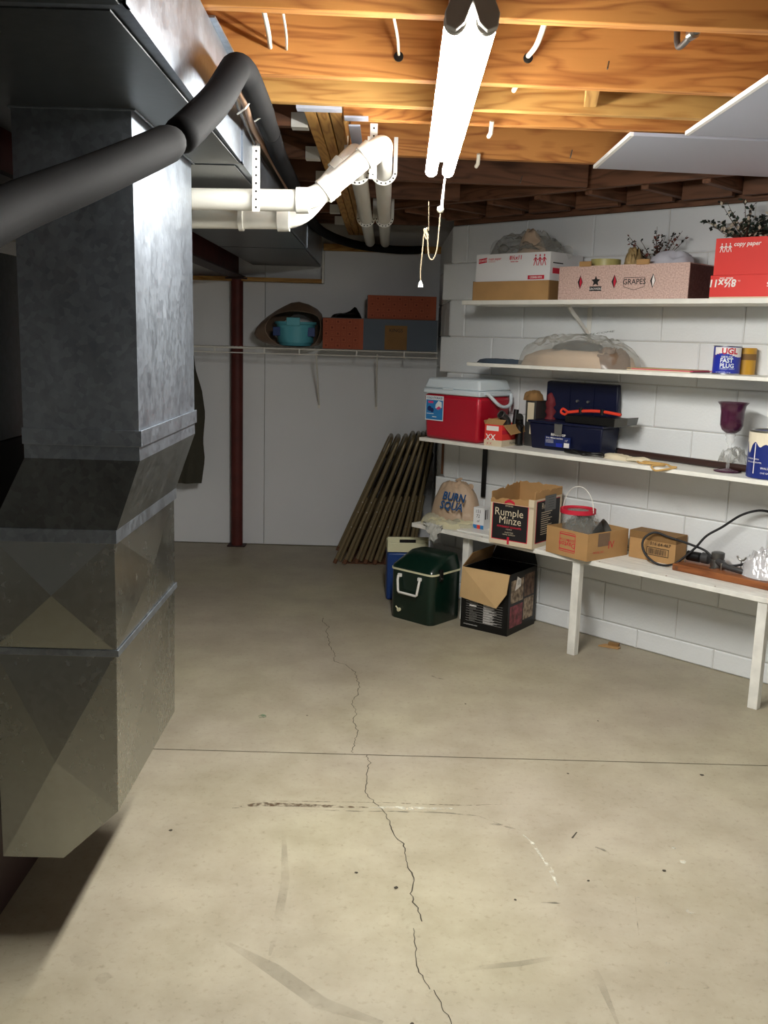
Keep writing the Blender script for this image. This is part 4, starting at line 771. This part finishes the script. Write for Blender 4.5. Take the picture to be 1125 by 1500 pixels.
mb = MB(); yy_ = -.0035; rect(mb, .1, .018, .245, .068, 0, yy_); mb.text('BENCHTOP', .016, fr(.175, .071, -.0048), 1, 'CENTER', bold=.02); mb.text('16 in. 400mm tool box', .0105, fr(.105, .057, -.0045), 1, bold=.02)
for k in range(3): rect(mb, .105, .049-k*.006, .15, .0505-k*.006, 1, -.0045)
rect(mb, .21, .02, .24, .042, 1, -.0045); rect(mb, .165, .02, .2, .038, 2, -.0045); mb.text('16"', .014, fr(.213, .048, -.0045), 1); mb.v = [Vector((v.x, v.y-.003, v.z)) for v in mb.v]; mb.build('printed_label', ['navy_light', 'print_white', 'can_blue'], t)
t = wthing('pry_tool', 'red handled tool lying across the toolbox tray', 'tool', .855, .15, S3+.18); MB().tube(smoothpath([(.03, -.02, .008), (.1, -.02, .018), (.2, -.018, .024), (.31, -.016, .016)]), .0075, 10).build('handle', 'tool_red', t, smooth=60); MB().tube(smoothpath([(.03, -.02, .008), (.0, -.02, .022), (-.01, -.02, .005), (.012, -.02, -.004), (.025, -.02, .006)]), .006, 8).build('jaw', 'tool_red', t, smooth=60)
for x in (.1, .215): MB().tube([(x, -.02, .008), (x, -.02, .034)], .0105, 10).build('tape_band', 'black', t, smooth=60)
t = wthing('black_cord', 'black coiled cord lying before the toolbox', 'cord', .99, .225, S3); mb = MB(); rr = random.Random(3)
for q in range(3): mb.tube(smoothpath([((-.07+.05*k)+rr.uniform(-.01, .01), rr.uniform(-.02, .02), .007+rr.uniform(0, .012)) for k in range(5)]), .006, 8)
mb.build('strand', 'black', t, smooth=60)
t = wthing('work_glove', 'cream canvas work glove lying right of the toolbox', 'glove', 1.19, .2, S3, -4); heap(.17, .07, .026, 41, .3, 8, 30, 3., .35).build('palm', 'glove', t, smooth=180)
for k in range(4): MB().tube(smoothpath([(.06, -.022+k*.014, .008), (.11, -.026+k*.016, .013), (.15, -.02+k*.013, .008)]), [.008]*8+[.009]*8+[.005], 8).build('finger', 'glove', t, smooth=180)
t = wthing('jute_rope', 'tan rope and string loop hanging over the edge of the third shelf', 'rope', 1.42, .26, S3)
mb = MB(); mb.tube(smoothpath([(-.11, .02, .006), (-.08, -.01, .006), (-.02, -.005, .008), (.03, .0, .008), (.02, -.03, .008), (.0, -.055, .004), (.02, -.058, -.012), (.06, -.05, -.004), (.1, -.03, .008), (.07, -.02, .008), (.04, .01, .01)]), .0042, 8); mb.tube(smoothpath([(-.12, .03, .006), (-.06, .02, .01), (.0, .02, .01), (.04, .0, .012)]), .004, 8); mb.build('strand', 'rope', t, smooth=60)
mb = MB(); M_ = Matrix.Rotation(R(-3), 4, 'Z'); mb.box((-.1, .005, .0), (.02, .013, .004), 0, M_); mb.build('cord_tag', 'glove', t)
t = wthing('dark_rod', 'long dark brown round rod lying along the back of the third shelf', 'rod', 1.10, .05, S3); MB().tube([(0, 0, .017), (.66, -.075, .0165)], .0155, 16).build('shaft', 'iron_rod', t, smooth=60); MB().tube([(-.012, .001, .017), (0, 0, .017)], .0163, 16).build('end_cap', 'black', t, smooth=60)
t = wthing('glass_goblet', 'tall purple crackle glass goblet with a clear stem on the third shelf', 'goblet', 1.688, .17, S3)
zb = .0; MB().lathe([(.0, .0), (.052, .001), (.056, .004), (.04, .008), (.012, .014), (.0, .016)], 36).build('foot', 'purple_glass', t, smooth=180)
MB().lathe([(.006, .014), (.007, .02), (.0065, .09), (.009, .115), (.016, .125), (.0185, .135), (.016, .145), (.021, .15), (.019, .16)], 28).build('stem', 'clear_glass', t, smooth=180)
MB().lathe([(.0, .16), (.022, .162), (.038, .175), (.046, .195), (.047, .225), (.047, .25), (.052, .275), (.063, .288), (.0605, .288), (.049, .274), (.044, .25), (.044, .2), (.036, .18), (.0, .168)], 40).build('bowl', 'purple_glass', t, smooth=60)
t = wthing('crumpled_film', 'crumpled clear film with a pale strip behind the goblet', 'film', 1.6, .062, S3); heap(.15, .08, .1, 51, .6, 14, 34, 4., .6).build('film', 'clear_film', t, smooth=180, loc=(.06, 0, 0)); bx('pale_strip', (-.12, .0, .0), (.04, .03, .025), 'card_cream', t, .003)
t = wthing('paint_can', 'navy blue paint can with cream drips at the right end of the third shelf', 'can', 1.872, .185, S3); r_ = .09
MB().lathe([(r_, .002), (r_, .185)], 44).build('body', 'can_navy', t, smooth=40); MB().lathe([(r_+.002, .183), (r_+.003, .19), (r_-.01, .19), (r_-.014, .184), (0, .184)], 44).build('lid', 'steel', t, smooth=30)
mb = MB(); n = 40
for k in range(n):
    x0, x1 = -.14+k*.007, -.14+(k+1)*.007; zt = lambda x: .135-.02*noise.noise(Vector((x*40, 3, 0)))-.03*max(0, math.sin(x*60+1))**4
    mb.add([(x0, 0, zt(x0)), (x1, 0, zt(x1)), (x1, 0, .186), (x0, 0, .186)], [(0, 1, 2, 3)], 0)
rect(mb, -.062, .02, -.058, .14, 1); mb.text('INTERIOR LATEX', .008, fr(-.1, .075, 0), 1); mb.text('SEMI-GLOSS ENAMEL', .008, fr(-.1, .062, 0), 1); mb.text('WALL & TRIM', .012, fr(-.03, .04, 0), 1); mb.text('ONE GALLON', .009, fr(-.03, .022, 0), 1); wrap(mb, r_+.0008, -72)
mb.build('paint_drips', ['drip', 'print_white'], t)

# --- bench items
t = wthing('shopping_bag', 'tan plastic shopping bag with blue lettering at the left end of the bench', 'bag', .20, .15, BZ+.03)
heap(.29, .22, .21, 61, .3, 20, 48, 2.2, .7).build('bag_body', 'tan_bag', t, smooth=180)
mb = MB(); RX = Matrix.Rotation(R(-22), 4, 'X'); mb.text('BURN', .058, Matrix.Translation((-.01, -.103, .112)) @ RX @ FRONT, bold=.03); mb.text('SQUA', .058, Matrix.Translation((-.01, -.121, .066)) @ RX @ FRONT, bold=.03); mb.build('lettering', 'blue_print', t)
for q in (((-.03, .0, .19), (.03, .0, .195), (.045, .01, .225), (.0, .0, .215)), ((.05, .01, .17), (.1, .01, .145), (.115, .015, .19), (.08, .01, .2))):
    MB().add(q, [(0, 1, 2, 3)]).build('bag_handle', 'tan_bag', t, solid=.003, smooth=180, sub=1)
t = wthing('film_pile', 'pale crumpled plastic sheeting under the tan bag, hanging over the bench edge', 'film', .2, .17, BZ)
heap(.36, .3, .055, 63, .3, 14, 48, 4., .4).build('sheeting', 'cream_cloth', t, smooth=180); heap(.37, .31, .066, 64, .5, 14, 52, 5., .5, False).build('film', 'cream_film', t, smooth=180)
mb = MB(); vs = []; n = 12
for i in range(n+1):
    for j in range(8):
        u = i/n; v = j/7; x = -.06+.13*u; wv = max(0, 1-abs(u-.55)*1.9); vs.append((x, -.166-.01*math.sin(u*30+v*8), .02-v*.115*wv+.004*math.sin(u*40)))
mb.add(vs, [(i*8+j, (i+1)*8+j, (i+1)*8+j+1, i*8+j+1) for i in range(n) for j in range(7)]); mb.build('silver_corner', 'silver_film', t, smooth=180, solid=.001)
t = wthing('cutting_board', 'thin white tile lying on the bench before the small box', 'board', .34, .3, BZ, 4); MB().box((0, 0, 0), (.2, .17, .008)).build('slab', 'white_plastic', t, bevel=.002)
t = wthing('small_carton', 'small white printed box on the bench between the tan bag and the black carton', 'box', .368, .205, BZ+.0085, 4); bx('body', (0, 0, 0), (.066, .06, .11), 'box_white', t, .001)
mb = MB(); mb.text('151', .024, fr(.012, .082), 0); mb.text('72', .024, fr(.018, .058), 0); mb.text('of', .02, fr(.024, .034), 0); rect(mb, 0, .0, .066, .02, 1); rect(mb, .025, .0, .045, .02, 2, -.0008); srect(mb, .066, .01, .05, .02, .1, 0); srect(mb, .066, .03, .05, .035, .1, 0); mb.build('printed_front', ['print_black', 'sticker_blue', 'tool_red'], t)
t = wthing('liquor_carton', 'torn open black and white liquor carton on the bench edge', 'box', .618, .382, BZ, 7); w_, dp = .238, .272
def torn(name, L, z, M, seed, amp=.018, rise=0.):
    n = 18; mb = MB(); top = [z+rise*i/n+amp*noise.noise(Vector((i*.55, seed, 0)))+amp*.5*noise.noise(Vector((i*1.9, seed, 3))) for i in range(n+1)]
    for i in range(n): mb.hexa([(L*i/n, 0, 0), (L*(i+1)/n, 0, 0), (L*(i+1)/n, .004, 0), (L*i/n, .004, 0)], [(L*i/n, 0, top[i]), (L*(i+1)/n, 0, top[i+1]), (L*(i+1)/n, .004, top[i+1]), (L*i/n, .004, top[i])])
    mb.v = [M @ v for v in mb.v]; return mb.build(name, 'card', t)
torn('front_panel', w_, .215, Matrix.Identity(4), 1, .016, .02); torn('back_panel', w_, .275, Matrix.Translation((0, dp-.004, 0)), 2, .012)
torn('side_panel', dp-.009, .27, Matrix.Translation((w_, .0045, 0)) @ Matrix.Rotation(R(90), 4, 'Z'), 3, .014, .0); torn('side_panel', dp-.009, .25, Matrix.Translation((.004, .0045, 0)) @ Matrix.Rotation(R(90), 4, 'Z'), 4, .016, .02); bx('bottom_panel', (.005, .005, 0), (w_-.005, dp-.005, .004), 'card', t)
mb = MB(); rect(mb, .0005, .0005, w_-.0005, .2, 1, -.0005); rect(mb, w_-.03, .19, w_-.0005, .235, 1, -.0005); rect(mb, .012, .022, w_-.028, .198, 3, -.0008); rect(mb, .016, .026, w_-.032, .197, 0, -.0011); rect(mb, .1, .004, .112, .04, 2, -.0013)
mb.text('Rumple', .052, fr(.104, .142, -.0014), 1, 'CENTER'); mb.text('Minze', .052, fr(.112, .103, -.0014), 1, 'CENTER')
mb.text('PEPPERMINT SCHNAPPS', .0125, fr(.108, .084, -.0014), 2, 'CENTER', bold=.02); mb.text('LIQUEUR', .008, fr(.108, .074, -.0014), 1, 'CENTER'); mb.text('12 BOTTLES', .009, fr(.108, .058, -.0014), 1, 'CENTER'); mb.text('1000 ML 100 PROOF', .008, fr(.108, .048, -.0014), 1, 'CENTER'); mb.text('IMPORTED', .009, fr(.104, .187, -.0014), 1, 'CENTER')
mb.add([(.078+.055*k/8, -.0013, .198+.01*math.sin(k*math.pi/8)) for k in range(9)]+[(.078+.055*k/8, -.0013, .21+.012*math.sin(k*math.pi/8)) for k in range(8, -1, -1)], [tuple(range(18))], 2)
srect(mb, w_+.0002, .0005, .0005, dp-.001, .235, 1); srect(mb, w_+.0005, .022, .022, dp-.02, .225, 3); srect(mb, w_+.0008, .026, .026, dp-.02, .222, 0)
for k in range(11): srect(mb, w_+.0011, .07, .06+k*.0105, .07+.09+.02*math.sin(k*2.1), .0635+k*.0105, 1)
mb.text('Rumple', .04, sd(w_+.0009, .07, .185), 1); srect(mb, w_+.0014, .1, .17, .21, .245, 4)
for k in range(5): srect(mb, w_+.0017, .135, .185+k*.012, .19, .1865+k*.012, 0)
mb.build('printed_label', ['print_black', 'card_cream', 'print_red', 'print_red', 'metal_grey'], t)
t = wthing('wooden_carton', 'tan carton with an upside down red stamp, holding the lidded bucket', 'box', .916, .33, BZ, -8); w_, dp, hh = .25, .28, .125
carton(t, w_, dp, hh, 'card'); mb = MB()
for (a, b, c_, d_) in ((.085, .022, .175, .025), (.085, .11, .175, .113), (.082, .025, .085, .11), (.175, .025, .178, .11), (.085, .03, .175, .035), (.085, .1, .175, .105)): rect(mb, a, b, c_, d_)
mb.text('Dayton', .034, fr(.13, .068, -.0008, True), 0, 'CENTER', bold=.012, shear=.1); mb.text('GEARMOTOR', .0155, fr(.13, .083, -.0008, True), 0, 'CENTER', bold=.01); mb.text('MODEL NO.', .014, sd(w_, .04, .03), 0); mb.text('IV', .05, sd(w_, .14, .045), 0); srect(mb, w_, .07, .06, .15, .12, 1)
tag(mb.build('printed_stamp', ['print_red', 'bag_brown'], t), kind='stuff')
t = wthing('bucket', 'small clear bucket with a red lid ring and wire handle in the tan carton', 'bucket', 1.008, .22, BZ+.006); MB().lathe([(.06, 0), (.075, .175), (.078, .185)], 32, 0).build('pail', 'grey_film', t, smooth=40)
mb = MB(); mb.lathe([(.083, .18), (.083, .2), (.074, .2), (.072, .194), (.05, .194), (.05, .19), (.083, .18)], 36); mb.build('lid', 'print_red', t, smooth=40); MB().lathe([(0, .1925), (.05, .1925)], 36).build('lid_window', 'clear_film', t)
MB().tube([(.083*math.cos(a), 0, .188+.115*math.sin(a)) for a in [math.pi*k/20 for k in range(21)]], .0022, 8).build('wire_handle', 'white_plastic', t, smooth=60)
t = wthing('clear_bag', 'clear plastic bag around the bucket in the tan carton', 'bag', 1.02, .19, BZ+.006); heap(.185, .18, .185, 71, .3, 16, 44, 5., .35, False).build('film', 'clear_film', t, smooth=180)
t = wthing('funnel', 'dark metal funnel leaning in the right side of the tan carton', 'funnel', 1.125, .20, BZ+.11); M_ = Matrix.Rotation(R(60), 4, 'Y') @ Matrix.Rotation(R(-15), 4, 'X'); mb = MB(); mb.lathe([(.012, -.075), (.012, -.045), (.05, .03), (.052, .033), (.048, .03), (.01, -.045)], 28); mb.v = [M_ @ v for v in mb.v]; mb.build('cone', 'metal_grey', t, smooth=60)
t = wthing('shipping_carton', 'closed brown shipping carton with a barcode label behind the tan carton', 'box', 1.224, .11, BZ); w_, dp, hh = .232, .10, .125
bx('body', (0, 0, 0), (w_, dp, hh), 'card', t, .002); bx('flap', (-.001, -.002, hh-.03), (w_+.001, dp, hh+.003), 'card_dark', t, .001)
mb = MB(); mb.text('016-64-467', .022, fr(.105, .075, -.003), 0, shear=.15)
for (a, b, c_, d_) in ((.09, .028, .2, .031), (.09, .062, .2, .065), (.09, .028, .093, .065), (.197, .028, .2, .065)): rect(mb, a, b, c_, d_)
xx = .1
while xx < .19: ww = rnd.choice((.001, .0015, .003)); rect(mb, xx, .034, xx+ww, .059); xx += ww+rnd.choice((.001, .002))
mb.build('barcode_label', 'print_black', t)
t = wthing('wood_board', 'varnished brown wooden board lying on the right of the bench', 'board', 1.49, .195, BZ, -2); bx('plank', (0, 0, .0), (.62, .185, .03), 'board_wood', t, .004); MB().tube([(.022, -.001, .014), (.022, -.0022, .014)], .0075, 16).build('screw_plug', 'rust', t, smooth=60)
t = wthing('clamp_motor', 'small dark motor and clamp assembly lying on the wooden board', 'motor', 1.63, .1, BZ+.031)
MB().tube([(-.12, .0, .026), (-.06, .0, .026)], .022, 20).build('motor_can', 'black', t, smooth=50, bevel=.002); MB().tube([(-.05, -.0, .028), (-.02, .0, .028)], .024, 20).build('gear_case', 'dark_grey', t, smooth=50)
MB().lathe([(.03, .0), (.03, .03), (.026, .034), (.028, .045), (.028, .062), (.02, .066), (0, .066)], 24, c=(.02, .0, 0)).build('dial', 'metal_grey', t, smooth=40)
MB().tube(smoothpath([(.03, -.02, .03), (.08, -.04, .018), (.16, -.05, .012)]), [.014]*8+[.012]*8+[.01], 12).build('clamp_arm', 'dark_grey', t, smooth=60)
mb = MB(); mb.tube([(-.115, -.03, .0), (-.115, -.03, .03)], .003, 8); mb.tube([(.06, -.045, 0), (.06, -.045, .03)], .005, 8); mb.lathe([(.014, 0), (.014, .002), (0, .002)], 14, c=(.02, -.045, 0)); mb.build('bolt', 'steel', t, smooth=60)
mb = MB(); mb.tube([(.12, .01, .0), (.12, .01, .045)], .003, 8); mb.tube(smoothpath([(.1, .01, .062), (.108, .01, .05), (.12, .01, .045), (.132, .01, .05), (.14, .01, .062)]), .004, 8); mb.build('wing_nut', 'steel', t, smooth=60)
cpts = [PD(1130, 750, .06), PD(1110, 748, .06), PD(1085, 755, .07), PD(1058, 772, .08), PD(1035, 785, .1), PD(1018, 803, .12), PD(1000, 818, .14), PD(985, 827, .16), PD(965, 827, .165), PD(948, 815, .17), PD(941, 800, .165), PD(945, 787, .15), PD(960, 780, .13), PD(980, 787, .12), PD(1010, 797, .11), PD(1035, 808, .11), PD(1050, 825, .11), PD(1068, 829, .11), PD(1090, 826, .1), PD(1108, 815, .1)]
t = thing('power_cord', 'looping black power cord running from the motor over the bench', 'cord', cpts[8]); MB().tube(rel(smoothpath(cpts, 6), cpts[8]), .0052, 10).build('cable', 'black_rubber', t, smooth=60)
t = wthing('white_wrap', 'crumpled glossy white plastic bag at the right end of the wooden board', 'bag', 1.86, .11, BZ+.031); heap(.17, .15, .13, 81, .55, 16, 40, 4., .5).build('film', 'foil_white', t, smooth=180)

# --- things on the floor
t = wthing('steel_cooler', 'dark green metal camping cooler with white handle on the floor', 'cooler', .098, .53, 0, 4); w_, dp, hh = .278, .25, .258
mb = MB(); r_ = .035
def rr_ring(x0, x1, y0, y1, r, z, n=6):
    out = []
    for cx, cy, a0 in ((x1-r, y0+r, -90), (x1-r, y1-r, 0), (x0+r, y1-r, 90), (x0+r, y0+r, 180)):
        for k in range(n+1): a = R(a0+90*k/n); out.append(Vector((cx+r*math.cos(a), cy+r*math.sin(a), z)))
    return out
def loft(mb, rings, mi=0):
    k = len(rings[0]); vs = [v for r in rings for v in r]; fs = [(i*k+j, i*k+(j+1) % k, (i+1)*k+(j+1) % k, (i+1)*k+j) for i in range(len(rings)-1) for j in range(k)]
    fs += [tuple(range(k))[::-1], tuple(range((len(rings)-1)*k, len(rings)*k))]; return mb.add(vs, fs, mi)
loft(mb, [rr_ring(.003, w_-.003, .003, dp-.003, r_, 0), rr_ring(0, w_, 0, dp, r_, .006), rr_ring(0, w_, 0, dp, r_, hh)]); mb.build('body', 'green_paint', t, smooth=50)
loft(MB(), [rr_ring(-.004, w_+.004, -.004, dp+.004, r_, hh), rr_ring(-.004, w_+.004, -.004, dp+.004, r_, hh+.009)]).build('rim_trim', 'cream', t, smooth=50)
loft(MB(), [rr_ring(-.001, w_+.001, -.001, dp+.001, r_, hh+.0095), rr_ring(.001, w_-.001, .002, dp, r_, hh+.022), rr_ring(.03, w_-.012, .11, dp-.012, r_, hh+.085), rr_ring(.045, w_-.03, .14, dp-.03, r_, hh+.09)]).build('lid', 'green_paint', t, smooth=60)
hd = thing('x', '', '') if 0 else None
for x in (.07, .2): bx('handle_mount', (x-.01, -.014, .225), (x+.012, -.0005, .243), 'white_plastic', t, .003)
MB().tube([(.065, -.012, .234), (.066, -.018, .21), (.074, -.022, .155), (.08, -.022, .148), (.19, -.022, .148), (.197, -.022, .153), (.205, -.018, .21), (.206, -.012, .234)], .0065, 10).build('handle', 'white_plastic', t, smooth=60)
mb = MB(); mb.tube([(.07, .0, .05), (.07, -.012, .05)], .0095, 16); mb.tube([(.066, -.008, .053), (.052, -.01, .066)], .0035, 8); mb.build('drain_cap', 'cream', t, smooth=50)
bx('latch', (w_-.004, .05, hh-.03), (w_+.012, .075, hh+.03), 'black', t, .003); MB().tube([(w_+.012, .062, hh-.015), (w_+.016, .062, hh-.015)], .006, 12).build('latch_rivet', 'steel', t, smooth=50)
jl = PY(566, 860, 5.15)
t = thing('drink_cooler', 'cream topped blue personal cooler with a slotted handle behind the green cooler', 'cooler', (jl.x, 5.12, 0), 3); bx('body', (0, 0, 0), (.215, .15, .27), 'jug_blue', t, .012, smooth=50)
mb = MB(); P8 = [(0, .2725), (.225, .2725), (.225, .355), (0, .355)]
for (a, b, c_, d_) in ((0, .2725, .225, .325), (0, .3255, .065, .343), (.155, .3255, .225, .343), (0, .3435, .225, .355)): mb.box((a, .0, b), (c_, .13 if b < .3 else .02, d_))
mb.build('lid', 'cream', t, bevel=.0015); MB().box((.066, .004, .326), (.154, .016, .343)).build('handle_slot', 'black', t)
t = wthing('appliance_carton', 'open black printed carton with a folded tan flap on the floor under the bench', 'box', .457, .379, 0, 9); w_, dp, hh = .268, .29, .31
carton(t, w_, dp, hh, 'black'); 
MB().add([(-.006, -.006, .155), (w_-.05, -.03, .14), (w_-.004, -.018, .215), (w_, -.0005, .312), (0, -.0005, .312)], [(0, 1, 2, 3, 4)]).build('front_flap', 'card_light', t, solid=.004)
MB().add([(0, 0, .312), (0, dp, .312), (.03, dp-.02, .385), (.02, .06, .375)], [(0, 1, 2, 3)]).build('side_flap', 'card_dark', t, solid=.004); MB().add([(0, dp, .312), (w_, dp, .312), (w_-.03, dp+.01, .39), (.03, dp+.01, .39)], [(0, 1, 2, 3)]).build('rear_flap', 'black', t, solid=.004)
mb = MB(); rr = random.Random(11)
for k in range(9):
    z = .04+k*.0125; rect(mb, .03, z, w_-.03, z+.0007, 0, -.0006)
    for q in range(3): rect(mb, .13, z+.003+q*.003, .13+rr.uniform(.03, .085), z+.0045+q*.003, 0, -.0006)
    rect(mb, .05, z+.003, .05+rr.uniform(.02, .05), z+.009, rr.choice((1, 0)), -.0006)
mb.text('ACCESSORIES INCLUDED', .007, fr(.02, .018), 0)
for (y0, z0, y1, z1, c_) in ((.02, .16, .15, .275, 2), (.16, .17, .265, .285, 4), (.02, .035, .15, .145, 3), (.16, .05, .265, .16, 2)): srect(mb, w_, y0, z0, y1, z1, c_)
mb.add([(w_+.0008, .06, .22), (w_+.0008, .12, .235), (w_+.0008, .12, .27), (w_+.0008, .08, .29)], [(0, 1, 2, 3)], 0)
for k in range(5): srect(mb, w_+.0006, .085+k*.006, .245, .087+k*.006, .27, 1)
mb.build('printed_label', ['print_white', 'metal_grey', 'photo_pale', 'photo_pink', 'photo_brown'], t)
t = wthing('dark_bag', 'black crumpled bag stuffed in the open black carton', 'bag', .58, .23, .005); heap(.22, .22, .27, 91, .2, 14, 36, 4., .3).build('film', 'black', t, smooth=180)
q = PZ(893, 948); t = thing('cardboard_scrap', 'torn scrap of brown cardboard on the floor by the block wall', 'cardboard', q, -30); MB().prism([(-.05, -.02, .001), (.045, -.015, .001), (.05, .01, .001), (.0, .03, .001), (-.03, .02, .001)], (0, 0, .006)).build('scrap', 'card', t); MB().box((-.01, .005, .0072), (.04, .03, .02)).build('folded_piece', 'card_dark', t)
# wood cleat at the wall corner
tag(MB().box((-.014, -.006, .69), (.0, -.0005, .9)).build('corner_cleat', 'rust', wr, loc=(-.03, 0, 0)), None)
